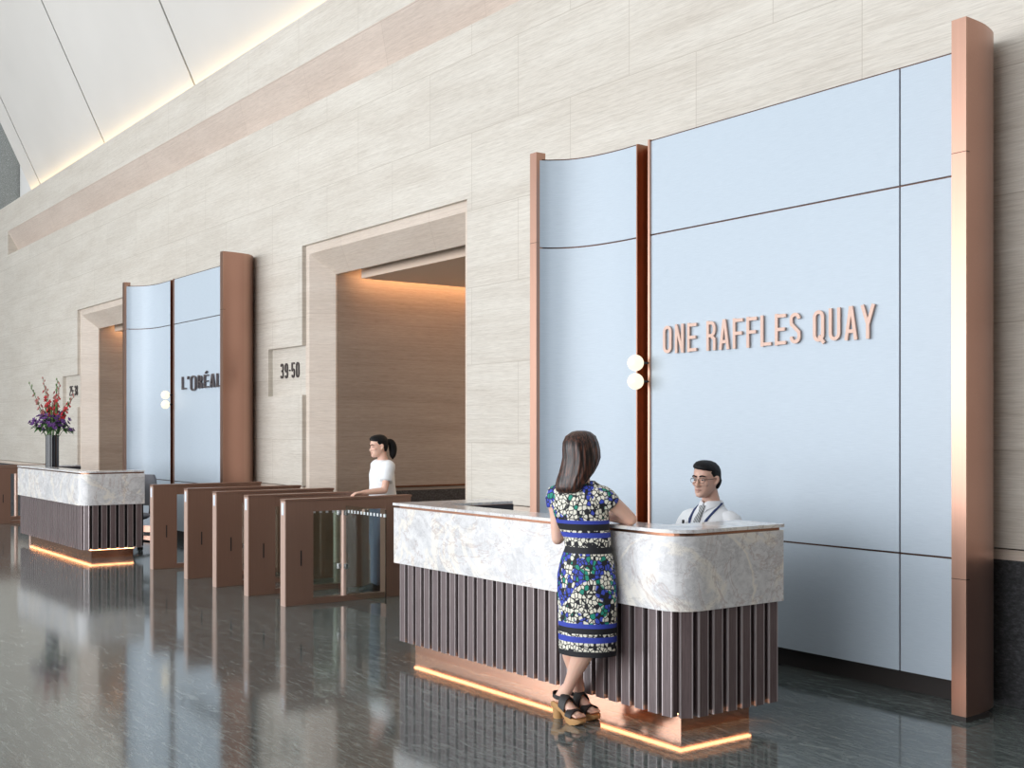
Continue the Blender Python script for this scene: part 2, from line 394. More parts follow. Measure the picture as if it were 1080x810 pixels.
# side walls, far end
bm = B(); box(bm, XR_, XR_+.3, YF, WY+.5, 0, 12.2); tag(obj('wall_east_shade', bm, M_eastw), kind='structure')  # unseen dark wall added so that faces turned east stay dimmer
bm = B(); box(bm, XL_-.3, XL_, YF, 7.2, 0, 12.2); tag(obj('wall_west', bm, M_endstone), kind='structure')
bm = B(); box(bm, -31.0, -29.6, 5.2, 7.4, 6.6, 12.1); tag(obj('wall_pier', bm, M_endstone), kind='structure')
bm = B(); box(bm, XL_, XR_, YF, 3.95, 12.0, 12.2); tag(obj('ceiling', bm, M_plaster), kind='structure')
# sloping fabric ceiling: one panel between two dark joints
SL = (6.50, 6.58, 3.95, 12.06)      # y0, z0, y1, z1
js = [-26.25, -25.5, -21.17, -16.83, -12.49, -8.15, -3.81, .53, 4.87, XR_]
for i in range(len(js)-1):
    x0, x1 = js[i]+.028, js[i+1]-.028
    bm = B(); prism(bm, [(SL[0], SL[1]), (SL[2], SL[3]), (SL[2], SL[3]+.12), (SL[0]+.06, SL[1])], x0, x1, 'x')
    tag(obj('ceiling_slope_%d' % (i+1), bm, M_panel), kind='structure')
bm = B(); prism(bm, [(SL[0]+.035, SL[1]), (SL[2]+.035, SL[3]), (SL[2]+.1, SL[3]+.1), (SL[0]+.12, SL[1])], js[0]+.03, XR_, 'x')
tag(obj('ceiling_slope_backing', bm, M_black), kind='structure')
t = thing('ledge_light', 'yellow cove light running along the ledge below the sloping ceiling', 'light', (js[0]-1.3, 6.396, 6.562))
bm = B(); box(bm, 0, XR_-js[0]+1.3, -.03, .03, 0, .012); obj('channel', bm, M_steel, t)
bm = B(); box(bm, 0.01, XR_-js[0]+1.29, -.022, .022, .012, .022); obj('strip', bm, M_ledy, t)
bm = B(); box(bm, -29.55, -26.3, 7.0, 7.3, 6.6, 12.1); tag(obj('wall_end_return', bm, M_plaster), kind='structure')
# glass facade opposite: mullions only in front of the sky, panes between
for i in range(10):
    x = XL_+2.15+i*4.3
    bm = B(); box(bm, x-.06, x+.06, YF, YF+.25, 0, 12, .01); tag(obj('trim_facade_%d' % (i+1), bm, M_kick), kind='structure')

# ------------------------------------------------------------ backdrop screens
def offset_poly(pts, d):
    out = []
    for i, p in enumerate(pts):
        a = Vector(pts[max(i-1, 0)]); b = Vector(pts[min(i+1, len(pts)-1)]); t = (b-a).normalized()
        out.append((p[0]-t.y*d, p[1]+t.x*d))
    return out
def curve2(pts, k=6): return [tuple(p) for p in catmull([list(p) for p in pts], k)]
ZT, ZB = 3.79, .137
def screen(name, label, xl, xr, g0, g1, vj, zj):
    t = thing(name, label, 'screen', ((xl+xr)/2, 6.2, 0))
    t_obj = lambda n, bm, m, **kw: obj(n, bm, m, t, world=True, **kw)
    PY = 6.10
    cl = curve2([(xl+.09, 5.80), (xl+.13, 5.88), (xl+.26, 6.0), (xl+.46, 6.07), (xl+.72, PY), (g0, PY)])
    # left curved fabric, in three heights
    gap = .006
    for za, zb in ((zj+gap, ZT), (.85+gap, zj-gap), (ZB, .85-gap)):
        bm = B(); prism(bm, cl+offset_poly(cl, .03)[::-1], za, zb); t_obj('fabric_panel', bm, M_fabric, smooth=True, auto=30)
        cols = [(g1, vj), (vj, xr-.04)] if vj else [(g1, xr-.04)]
        for xa, xb in cols:
            bm = B(); box(bm, xa+(gap if xa != g1 else 0), xb-(gap if xb == vj else 0), PY, PY+.03, za, zb)
            t_obj('fabric_panel', bm, M_fabric)
    # backing sheet seen through the joints
    bm = B(); c2 = offset_poly(cl, .012); prism(bm, c2+offset_poly(c2, .05)[::-1], ZB+.005, ZT+.012)
    t_obj('backing_sheet', bm, M_joint, smooth=True, auto=30); bm = B()
    box(bm, g1, xr-.05, PY+.012, PY+.06, ZB+.005, ZT+.012); t_obj('backing_sheet', bm, M_joint, smooth=True, auto=30)
    # copper fins with curved backs
    bm = B(); ou = [(xl, 5.767), (xl, 5.9), (xl+.03, 6.05), (xl+.12, 6.2), (xl+.25, 6.29)]
    inn = [(xl+.28, 6.10), (xl+.15, 6.02), (xl+.10, 5.92), (xl+.085, 5.79)]
    prism(bm, curve2(ou)+curve2(inn), .03, 3.74); box(bm, xl, xl+.086, 5.767, 5.86, .03, 3.854); f1 = t_obj('copper_fin', bm, M_copper, smooth=True, auto=30)
    bm = B(); ou = [(xr+.09, 5.767), (xr+.085, 5.9), (xr+.065, 6.02), (xr+.01, 6.16), (xr-.12, 6.27), (xr-.22, 6.295)]
    inn = [(xr-.14, 6.16), (xr-.035, 6.1), (xr-.015, 5.95), (xr-.0, 5.85), (xr, 5.767)]
    cu = curve2(ou); co = cu+curve2(inn)
    prism(bm, co, .03, 3.854)
    bm.faces.ensure_lookup_table()
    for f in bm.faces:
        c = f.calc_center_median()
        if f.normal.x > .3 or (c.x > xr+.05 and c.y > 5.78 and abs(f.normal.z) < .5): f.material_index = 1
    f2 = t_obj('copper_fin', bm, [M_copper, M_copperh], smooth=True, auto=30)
    bm = B(); box(bm, xr+.004, xr+.086, 5.772, 6.0, 0, .03); t_obj('fin_foot', bm, M_kick)
    bm = B(); box(bm, xl+.004, xl+.08, 5.772, 6.0, 0, .03); t_obj('fin_foot', bm, M_kick)
    for x0, zz in ((xl, 3.12), (xr, 3.12), (xl, .78), (xr, .78)):
        bm = B(); box(bm, x0-.0006, x0+(.0906 if x0 == xr else .086), 5.7662, 5.80, zz-.002, zz+.002); t_obj('fin_joint', bm, M_joint)
    # recessed copper channel with its bright edges
    bm = B(); box(bm, g0-.006, g0+.006, PY-.004, 6.26, ZB, ZT+.008); t_obj('channel_edge', bm, M_copdark)
    bm = B(); box(bm, g0+.006, g1-.012, 6.24, 6.28, ZB, ZT); t_obj('channel', bm, M_channel)
    bm = B(); box(bm, g0+.05, g0+.058, 6.2, 6.24, ZB, ZT); t_obj('channel_rib', bm, M_channel)
    bm = B(); box(bm, g1-.034, g1-.026, 6.17, 6.24, ZB, ZT); t_obj('channel_rib', bm, M_channel)
    bm = B(); box(bm, g1-.012, g1+.008, PY-.016, 6.26, ZB-.0, ZT+.012); t_obj('channel_edge', bm, M_copper)
    for zz in (3.05, 1.42, .86):
        bm = B(); box(bm, g0+.01, g1-.02, 6.21, 6.255, zz, zz+.025); t_obj('channel_clip', bm, M_copdark)
    bm = B(); box(bm, xl+.2, xr-.1, 6.2, 6.29, 0, ZB+.0); t_obj('kick_plate', bm, M_kick)
    return t
screen('backdrop_screen', 'large pale blue panelled backdrop with tall copper fins behind the nearer desk', -7.665, -3.80, -6.735, -6.585, -4.371, 3.078)
screen('backdrop_screen', 'pale blue backdrop with copper fins farther along the wall, behind the turnstiles', -18.06, -14.20, -16.894, -16.745, None, 3.138)

def globes(x, y, label):
    t = thing('wall_lamp', label, 'lamp', (x, 6.10, 2.035), group=None)
    for dz in (.07, -.07):
        bm = B(); tube(bm, [(.025, -.03, dz), (.0, y-6.10+.02, dz)], .009, 10, 1); s = obj('stem', bm, M_black, t, smooth=True)
        bm = B(); ell(bm, (-.015, y-6.10, dz), (.062, .062, .062), 28, 18); obj('globe', bm, M_globe, t, smooth=True)
globes(-6.605, 5.98, 'pair of glowing white globes on the copper channel left of the large copper lettering')
globes(-16.765, 5.98, 'pair of glowing white globes on the far backdrop, small in the picture')

# ------------------------------------------------------------ lettering
def arc(cx, cy, rx, ry, a0, a1, n=8): return [(cx+rx*math.cos(math.radians(a0+(a1-a0)*i/n)), cy+ry*math.sin(math.radians(a0+(a1-a0)*i/n))) for i in range(n+1)]
s_ = .075   # half stroke inset
def glyphs(w, h=1.0, s=s_):
    l, r, b, t, m = s, w-s, s, h-s, .5*h; cx = w/2; rx = cx-s; ry = rx*1.05
    oval = arc(cx, t-ry, rx, ry, 0, 180)+arc(cx, b+ry, rx, ry, 180, 360)
    g = {}
    g['O'] = [(oval, True)]
    g['0'] = g['O']
    g['Q'] = [(oval, True), ([(cx+.02, .20), (r+.05, -.03)], False)]
    g['N'] = [([(l, 0), (l, h)], False), ([(r, 0), (r, h)], False), ([(l, h-.03), (r, .03)], False)]
    g['E'] = [([(l, 0), (l, h)], False), ([(l, t), (w, t)], False), ([(l, b), (w, b)], False), ([(l, m), (w*.92, m)], False)]
    g['F'] = [([(l, 0), (l, h)], False), ([(l, t), (w, t)], False), ([(l, m), (w*.92, m)], False)]
    g['L'] = [([(l, 0), (l, h)], False), ([(l, b), (w, b)], False)]
    bowl = [(l, t)]+arc(r-.13, (t+m)/2, .13, (t-m)/2, 90, -90)+[(l, m)]
    g['R'] = [([(l, 0), (l, h)], False), (bowl, False), ([(r-.16, m), (r-.0, m-.12), (r, 0)], False)]
    g['A'] = [([(l-.02, 0), (cx-.01, h-.0)], False), ([(r+.02, 0), (cx+.01, h-.0)], False), ([(l+.07, .26), (r-.07, .26)], False)]
    g['S'] = [(arc(cx, t-ry, rx, ry, 5, 180)+[(l+.01, .63), (cx, .5), (r-.01, .37)]+arc(cx, b+ry, rx, ry, 0, -185), False)]
    g['U'] = [([(l, h)]+[(l, b+ry)]+arc(cx, b+ry, rx, ry, 180, 360)+[(r, h)], False)]
    g['Y'] = [([(l-.04, h), (cx, .42)], False), ([(r+.04, h), (cx, .42)], False), ([(cx, 0), (cx, .44)], False)]
    g['3'] = [(arc(cx, t-ry, rx, ry, 170, 0)+[(r, .62), (r-.06, m), (cx-.04, m), (r-.06, m), (r, .38)]+arc(cx, b+ry, rx, ry, 0, -170), False)]
    g['9'] = [(arc(cx, t-ry, rx, ry, 0, 180)+[(l, .58)]+arc(cx, .58, rx, ry*.9, 180, 300), False), ([(r, t-ry)]+[(r, b+ry)]+arc(cx, b+ry, rx, ry, 0, -170), False)]
    g['5'] = [([(w-.04, t), (l+.01, t), (l+.01, m+.02)]+arc(cx, m-.03-ry*.2, rx, ry*.8, 150, 0)+[(r, b+ry)]+arc(cx, b+ry, rx, ry, 0, -170), False)]
    g['2'] = [(arc(cx, t-ry, rx, ry, 175, 0)+[(r, .64), (l+.01, .18), (l, b), (w, b)], False)]
    g['8'] = [(arc(cx, .73, rx*.95, .20, 0, 360, 14)[:-1], True), (arc(cx, .27, rx, .20, 0, 360, 14)[:-1], True)]
    g["."] = [([(cx-.045, .5), (cx+.045, .5)], False)]
    g["'"] = [([(cx, h), (cx-.03, .76)], False)]
    g['^'] = [([(cx-.06, 1.08), (cx+.08, 1.24)], False)]
    return g
def stroke(bm, pts, closed, hw, P, y0, y1):
    q = []
    for p in pts:
        if not q or (Vector(p)-Vector(q[-1])).length > 1e-4: q.append(p)
    if closed and (Vector(q[0])-Vector(q[-1])).length < 1e-4: q.pop()
    n = len(q); Lf, Rt = [], []
    for i in range(n):
        p = Vector(q[i]); a = Vector(q[i-1]) if (i or closed) else None; b = Vector(q[(i+1) % n]) if (i < n-1 or closed) else None
        d1 = (p-a).normalized() if a is not None else None; d2 = (b-p).normalized() if b is not None else None
        d1 = d1 or d2; d2 = d2 or d1
        t = d1+d2
        if t.length < .2: t = d2.copy(); f = 1
        t.normalize(); nn = Vector((-t.y, t.x)); f = 1/max(.5, nn.dot(Vector((-d2.y, d2.x))))
        Lf.append(p+nn*hw*f); Rt.append(p-nn*hw*f)
    for_ = range(n if closed else n-1)
    V = lambda p, y: bm.verts.new((*P(p), 0)[:0] or (P(p)[0], y, P(p)[1]))
    fl = [V(p, y0) for p in Lf]; fr = [V(p, y0) for p in Rt]; bl = [V(p, y1) for p in Lf]; br = [V(p, y1) for p in Rt]
    for i in for_:
        j = (i+1) % n
        bm.faces.new((fl[i], fl[j], fr[j], fr[i])); bm.faces.new((bl[i], br[i], br[j], bl[j]))
        bm.faces.new((fl[i], bl[i], bl[j], fl[j])); bm.faces.new((fr[i], fr[j], br[j], br[i]))
    if not closed:
        bm.faces.new((fl[0], fr[0], br[0], bl[0])); bm.faces.new((fl[-1], bl[-1], br[-1], fr[-1]))
def sign(name, label, cat, text, x0, x1, z0, h, yface, depth, m, hw=.054, w=.45, gap=.13, space=.30, big=()):
    """letters standing a little off the face they are fixed to"""
    adv = 0; lay = []
    for i, ch in enumerate(text):
        if ch == ' ': adv += space; continue
        cw = {'.': .16, "'": .14}.get(ch, w*(1.35 if i in big else 1))
        lay.append((ch, adv, cw, i)); adv += cw+gap
    adv -= gap; sx = (x1-x0)/adv
    t = thing(name, label, cat, ((x0+x1)/2, yface, z0))
    for ch, a, cw, i in lay:
        bm = B(); hh = 1.22 if i in big else 1
        G = glyphs(cw if cw > .2 else .16, hh)
        keys = ['E', '^'] if ch == '@' else [ch]
        for key in keys:
            for kk, (pts, closed) in enumerate(G[key]):
                stroke(bm, pts, closed, hw, lambda p: (x0+(a+p[0])*sx-(x0+x1)/2, (p[1]-(.18 if i in big else 0))*h), -depth-.010-.0006*kk, -.010-.0003*kk if depth > .01 else 0)
        o = obj('letter', bm, m, t)
    return t
sign('wall_sign', 'large raised copper lettering ONE RAFFLES QUAY on the blue backdrop', 'sign', 'ONE RAFFLES QUAY', -6.43, -4.54, 2.165, .213, 6.10, .012, M_letter)
M_signd = mat('dark_lettering', (.06,.05,.05), .4)
M_letb = mat('bronze_lettering', (.15,.12,.12), .35, .6)
sign('wall_sign', 'dark lettering beginning with an L and an O on the far blue backdrop', 'sign', "L'OR@AL", -16.39, -14.93, 2.172, .185, 6.10, .02, M_letb, hw=.045, w=.42, big=(2,))
sign('floor_number_sign', 'black floor numbers 39·50 beside the nearer stone portal', 'sign', '39.50', -13.68, -13.14, 2.235, .20, 6.36, .004, M_signd, hw=.05, gap=.16)
sign('floor_number_sign', 'black floor numbers beside the far stone portal, behind the flowers', 'sign', '25.38', -23.04, -22.50, 2.235, .20, 6.36, .004, M_signd, hw=.05, gap=.16)

# ------------------------------------------------------------ reception desks
def outline(x0, x1, y0, y1, fw, sw, r, ins=0, n=8):
    """U plan, open to the wall side; front right corner rounded"""
    x0, x1, y0 = x0+ins, x1-ins, y0+ins; r = max(.01, r-ins)
    o = [(x0, y1), (x0, y0)]
    o += [(x1-r+r*math.sin(PI/2*i/n), y0+r-r*math.cos(PI/2*i/n)) for i in range(n+1)] + [(x1, y1)]
    return o
def desk(name, label, x0, x1, group=None):
    y0, y1 = 4.2, 4.99; FWD, SW = .235, .34
    t = thing(name, label, 'desk', ((x0+x1)/2, y0+.3, 0))
    O = lambda n, bm, m, **kw: obj(n, bm, m, t, world=True, **kw)
    def U(ins, fw=FWD, sw=SW, r=.17):
        o = outline(x0, x1, y0, y1, 0, 0, r, ins)
        return o+[(x1-sw, y1), (x1-sw, y0+fw), (x0+sw, y0+fw), (x0+sw, y1)]
    bm = B(); prism(bm, U(-.006), 1.066, 1.084); O('stone_top', bm, M_marble)
    bm = B(); prism(bm, U(.03), 1.050, 1.066); O('copper_reveal', bm, M_copdark)
    bm = B(); prism(bm, U(0), .662, 1.050); O('marble_band', bm, M_marble, smooth=True, auto=35)
    # inner lining
    for q in ((x0+SW, x1-SW, y0+FWD, y0+FWD+.01), (x0+SW, x0+SW+.01, y0+FWD+.01, y1), (x1-SW-.01, x1-SW, y0+FWD+.01, y1)):
        bm = B(); box(bm, *q, .10, 1.062); O('inner_lining', bm, M_dark)
    bm = B(); box(bm, x0+SW+.012, x1-SW-.012, y0+FWD+.012, y0+FWD+.47, .715, .74, .004); O('work_surface', bm, M_dark)
    # slats follow the outline
    path = outline(x0+.03, x1-.012, y0+.03, y1, 0, 0, .13, 0, 10)[1:]
    bm = B(); prism(bm, [p for p in outline(x0+.07, x1-.055, y0+.075, y1, 0, 0, .1, 0, 8)]+[(x1-SW, y1), (x1-SW, y0+FWD), (x0+SW, y0+FWD), (x0+SW, y1)], .125, .662)
    O('slat_backing', bm, M_black)
    seg = []; tot = 0
    for a, b in zip(path, path[1:]):
        d = (Vector(b)-Vector(a)).length; seg.append((tot, d, Vector(a), Vector(b))); tot += d
    nS = round(tot/.108); pitch = tot/nS; bm = B()
    for i in range(nS):
        s = (i+.36)*pitch
        for s0, d, a, b in seg:
            if s0 <= s <= s0+d: break
        p = a+(b-a)*((s-s0)/d); tv = (b-a).normalized(); nv = Vector((-tv.y, tv.x))
        hw = .034
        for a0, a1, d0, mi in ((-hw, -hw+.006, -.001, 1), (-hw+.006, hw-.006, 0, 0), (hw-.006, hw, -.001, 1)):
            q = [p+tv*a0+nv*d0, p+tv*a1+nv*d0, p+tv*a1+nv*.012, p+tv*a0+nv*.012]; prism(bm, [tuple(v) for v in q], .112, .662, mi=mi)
        q = [p-tv*(hw-.001)+nv*.012, p+tv*(hw-.001)+nv*.012, p+tv*(hw-.001)+nv*.046, p-tv*(hw-.001)+nv*.046]; prism(bm, [tuple(v) for v in q], .112, .662)
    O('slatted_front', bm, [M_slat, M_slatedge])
    px0, px1 = x0+.0, x1-.17
    bm = B(); prism(bm, [(px0, 4.9), (px0, 4.378), (px1, 4.378), (px1, 4.9), (px1-.15, 4.9), (px1-.15, 4.5), (px0+.15, 4.5), (px0+.15, 4.9)], 0, .09)
    O('copper_plinth', bm, M_plinth)
    bm = B(); prism(bm, [(px0, 4.9), (px0, 4.385), (px1-.005, 4.385), (px1-.005, 4.9)], .0905, .128); O('plinth_cap', bm, M_dark)
    bm = B(); box(bm, px0+.01, px1-.005, 4.362, 4.384, .092, .101); O('light_strip', bm, M_led)
    bm = B(); box(bm, px1-.004, px1+.016, 4.362, 4.9, .092, .101); O('light_strip', bm, M_led)
    return t
desk('reception_desk', 'nearest long reception desk with veined marble band, where the woman in the printed dress stands', -7.18, -4.32)
desk('reception_desk', 'far reception desk carrying the tall vase of flowers', -17.87, -14.75)

# ------------------------------------------------------------ turnstiles
def gate(loc, label, left=None, right=None, group='bronze turnstiles in a row'):
    t = thing('turnstile', label, 'turnstile', loc, 0, group)
    H = .97; Wd = .1
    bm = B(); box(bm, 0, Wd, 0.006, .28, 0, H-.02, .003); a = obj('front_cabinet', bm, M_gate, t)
    bm = B(); box(bm, 0.002, Wd-.002, -.002, .006, .0, H-.015); obj('front_plate', bm, M_gatelit, t)
    bm = B(); box(bm, .03, .072, -.006, -.002, H-.145, H-.035, .001); obj('reader_window', bm, M_reader, t)
    bm = B(); box(bm, Wd, Wd+.002, .15, .162, .36, .50); obj('slot', bm, M_black, t)
    bm = B(); box(bm, 0.004, Wd-.004, .28, 1.04, H-.12, H-.022); obj('top_beam', bm, M_gate, t)
    bm = B(); box(bm, -.004, Wd+.004, -.004, 1.33, H-.02, H, .003); obj('top_cap', bm, M_gatelit if False else M_gate, t)
    bm = B(); box(bm, 0.0, Wd, 1.04, 1.32, 0, H-.02, .003); obj('rear_cabinet', bm, M_gate, t)
    bm = B(); box(bm, 0.01, Wd-.01, .28, 1.04, 0, .05); obj('bottom_rail', bm, M_gate, t)
    bm = B(); tube(bm, [(.05, .62, .05), (.05, .62, H-.12)], .032, 20, 1, ends=False); obj('pole', bm, M_gatelit, t, smooth=True, auto=40)
    for (dx, dy) in [v for v in (left, right) if v]:
        bm = B(); ax = .05+(.04 if dx >= 0 else -.04)*(1 if dx else 0)
        L_ = math.hypot(dx, dy); u = Vector((dx, dy, 0))/L_; v = Vector((-u.y, u.x, 0))*.005
        s0 = Vector((.05, .62, 0))+u*.05; e0 = Vector((.05, .62, 0))+u*L_
        prism(bm, [tuple((p)[:2]) for p in (s0-v, e0-v, e0+v, s0+v)], .06, H-.08)
        lf = obj('glass_leaf', bm, M_glass, t)
        nd = int(L_/.065)
        for k in range(1, nd+1):
            p = Vector((.05, .62, 0))+u*(.04+k*.06)
            if (p-s0).dot(u) > L_-.06: break
            vv = v*1.25; h2 = .011; bm = B()
            prism(bm, [tuple(q[:2]) for q in (p-u*h2-vv, p+u*h2-vv, p+u*h2+vv, p-u*h2+vv)], H-.145, H-.118)
            obj('glass_marking', bm, M_white, lf)
        for zz in (.3, H-.17):
            p = Vector((.05, .62, 0))+u*.045; bm = B(); box(bm, p.x-.02, p.x+.02, p.y-.02, p.y+.02, zz, zz+.05, .004); obj('hinge', bm, M_steel, lf)
    return t
GY = 4.581
gl = ['leftmost of the five turnstiles between the two desks', 'second turnstile from the left between the two desks', 'middle one of the five turnstiles between the two desks',
      'fourth turnstile from the left, behind the nearest one', 'nearest turnstile, with its glass panels in full view beside the marble desk']
for i, x in enumerate((-13.354, -12.277, -11.476, -10.68, -9.861)):
    gate((x, GY, 0), gl[i], left=[None, (-.38, 0), (-.36, 0), (-.36, 0), (-.09, -.30)][i], right=[None, (.36, 0), (.36, 0), (.12, .34), (.78, 0)][i])
gate((-22.3, GY, 0), 'turnstile beyond the far desk, at the left edge of the picture'); gate((-21.25, GY, 0), 'turnstile just left of the far desk, its light front edge beside the marble')

# ------------------------------------------------------------ office chair
def chair(loc, rz, label, seat_h=.48):
    t = thing('office_chair', label, 'chair', loc, rz)
    bm = B(); ell(bm, (0, 0, seat_h), (.24, .23, .045), 20, 10); obj('seat', bm, M_grey, t, smooth=True)
    rings = []
    for i in range(9):
        a = -.9+1.8*i/8; rings.append(a)
    bm = B()
    grid = []
    for layer, off in ((0, 0), (1, .035)):
        rows = []
        for j in range(8):
            z = seat_h+.12+.42*j/7; wdt = .23*(1-.25*abs(j/7-.5)**2*2)*(.86 if j in (0, 7) else 1)
            rows.append([(wdt*math.sin(a*1.0)*1.1, -.20-off-.06*math.cos(a*1.2)+.06*(1-math.cos(a)), z) for a in rings])
        grid.append(rows)
    fr = [r+b[::-1] for r, b in zip(grid[0], grid[1])]
    loft(bm, fr); obj('backrest', bm, M_grey, t, smooth=True, auto=50)
    bm = B(); tube(bm, [(0, -.05, seat_h-.05), (0, -.26, seat_h-.02), (0, -.29, seat_h+.2)], .018, 10); obj('back_bar', bm, M_black, t, smooth=True)
    bm = B(); tube(bm, [(0, 0, .1), (0, 0, seat_h-.03)], .028, 14, 1); obj('gas_lift', bm, M_black, t, smooth=True)
    for k in range(5):
        a = 2*PI*k/5+.3; c, s = math.cos(a), math.sin(a)
        bm = B(); tube(bm, [(0, 0, .12), (c*.16, s*.16, .10), (c*.29, s*.29, .075)], [.024, .02, .015], 10); ft = obj('base_leg', bm, M_black, t, smooth=True)
        for d in (-.014, .014):
            bm = B(); tube(bm, [(c*.29-s*(d-.008), s*.29+c*(d-.008), .031), (c*.29-s*(d+.008), s*.29+c*(d+.008), .031)], .03, 14, 1, ends=False)
            obj('caster_wheel', bm, M_black, ft, smooth=True, auto=40)
    return t
chair((-15.69, 5.15, 0), math.radians(200), 'grey office chair poking out behind the far desk', .45)
chair((-5.142, 5.33, 0), PI, 'grey office chair under the man behind the nearer desk', .46)

# ------------------------------------------------------------ flowers in the tall vase
VX, VY, VZ = -16.99, 4.45, 1.084
t = thing('tall_vase', 'tall dark glass cylinder vase standing on the far desk', 'vase', (VX, VY, VZ))
bm = B(); n = 40
def vr(z, r0=.088): return [Vector(((r0-.003*(i % 2))*math.cos(2*PI*i/n), (r0-.003*(i % 2))*math.sin(2*PI*i/n), z)) for i in range(n)]
def vi(z, r0=.076): return [Vector((r0*math.cos(2*PI*i/n), r0*math.sin(2*PI*i/n), z)) for i in range(n)]
loft(bm, [vr(0), vr(.2), vr(.44), vi(.44), vi(.06)]); obj('vessel', bm, M_vase, t)
def leaf(bm, p, d, L, wd, droop=.3, mi=0):
    d = Vector(d).normalized(); side = d.cross(Vector((0, 0, 1)));
    side = side.normalized() if side.length > .01 else Vector((1, 0, 0))
    up = side.cross(d); a = []; b = []
    n = 5
    for i in range(n+1):
        f = i/n; c = Vector(p)+d*L*f-Vector((0, 0, 1))*droop*L*f*f; ww = wd*math.sin(PI*min(1, f*.9+.08))
        a.append(bm.verts.new(c-side*ww)); b.append(bm.verts.new(c+side*ww))
    for i in range(n):
        f = bm.faces.new((a[i], a[i+1], b[i+1], b[i])); f.material_index = mi
def blossom(bm, c, d, r, mi=0, np_=5):
    d = Vector(d).normalized(); u = d.orthogonal().normalized(); v = d.cross(u)
    for k in range(np_):
        a = 2*PI*k/np_; o = (u*math.cos(a)+v*math.sin(a))
        M = Matrix((o, d.cross(o), d)).transposed()
        ell(bm, Vector(c)+o*r*.55+d*r*.35, (r*.6, r*.36, r*.2), 7, 5, M @ Matrix.Rotation(-.5, 3, 'Y'), mi=mi)
    ell(bm, Vector(c)+d*r*.2, (r*.25,)*3, 6, 5, mi=mi)
rnd = random.Random(3)
glad = [(-.23, -.10, .72, 0), (-.13, .05, .80, 1), (-.05, -.05, .66, 1), (.05, .03, .78, 0), (.10, -.03, .72, 1), (.20, .06, .50, 0), (.27, -.02, .56, 1), (.02, .10, .70, 0)]
where = ['leaning left', 'upright on the left', 'short in the middle', 'upright in the middle', 'upright right of the middle', 'short on the right', 'arching far right', 'at the back']
for (a, b, h, red), wh in zip(glad, where):
    # a is a sideways lean, b a front-back lean
    dx, dy = a*.589-b*.808, a*.808+b*.589
    root = thing('gladiolus_stem', ('red' if red else 'faded pink') + ' gladiolus spike %s in the vase on the far desk' % wh, 'flower', (VX+dx*.12, VY+dy*.12, VZ+.07), 0, 'gladioli in the vase')
    P = [Vector((0, 0, 0)), Vector((dx*.10, dy*.10, .38)), Vector((dx*.55, dy*.55, .38+h*.55)), Vector((dx*1.05, dy*1.05, .38+h*.97))]
    bm = B(); tube(bm, P, [.006, .006, .005, .003], 7, 4); obj('stalk', bm, M_leaf, root, smooth=True)
    bm = B(); bb = B()
    for q in range(13):
        f = q/12; z = .38+h*(.38+.60*f); k2 = min(1, (z-.38)/h)
        c = Vector((dx*(.1+.95*k2**1.2), dy*(.1+.95*k2**1.2), z)); ang = q*2.4
        d = Vector((math.cos(ang), math.sin(ang), .5))
        if f < .62: blossom(bm, c+d*.018, d, .034*(1-.4*f))
        else: ell(bb, c+d*.012, (.009, .009, .02), 7, 6)
    obj('blossoms', bm, M_red if red else M_pink, root, smooth=True); obj('buds', bb, M_leaf2 if not red else M_pink, root, smooth=True)
    bm = B()
    for q in range(3):
        an = rnd.random()*6.28; leaf(bm, (dx*.1, dy*.1, .40+.05*q), (.28*math.cos(an)+dx, .28*math.sin(an)+dy, 1), .36, .014, .05)
    obj('leaves', bm, M_leaf2, root)
for k in range(14):
    an = 2*PI*k/14+.2*rnd.random(); rr = .09+.11*(k % 2); hh = .46+.10*rnd.random()+(.1 if k % 2 == 0 else 0)
    root = thing('purple_flower_sprig', 'sprig of purple blossoms and green leaves around the rim of the dark vase', 'flower', (VX+.03*math.cos(an), VY+.03*math.sin(an), VZ+.07), 0, 'purple sprigs in the vase')
    ex, ey = rr*math.cos(an), rr*math.sin(an)
    bm = B(); tube(bm, [(0, 0, 0), (ex*.3, ey*.3, .36), (ex, ey, hh)], .004, 6, 3); obj('stalk', bm, M_leaf, root, smooth=True)
    bm = B()
    for q in range(6):
        c = Vector((ex+rnd.uniform(-.06, .06), ey+rnd.uniform(-.06, .06), hh+rnd.uniform(-.08, .07)))
        blossom(bm, c, (ex+.01, ey, .12), .032, 0, 5)
    obj('blossoms', bm, M_purple, root, smooth=True)
    bm = B()
    for q in range(9):
        a2 = an+rnd.uniform(-1.3, 1.3); leaf(bm, (ex*.8, ey*.8, hh-.05), (math.cos(a2), math.sin(a2), rnd.uniform(-.5, .9)), .12, .022, .3)
    obj('leaves', bm, M_leaf, root)

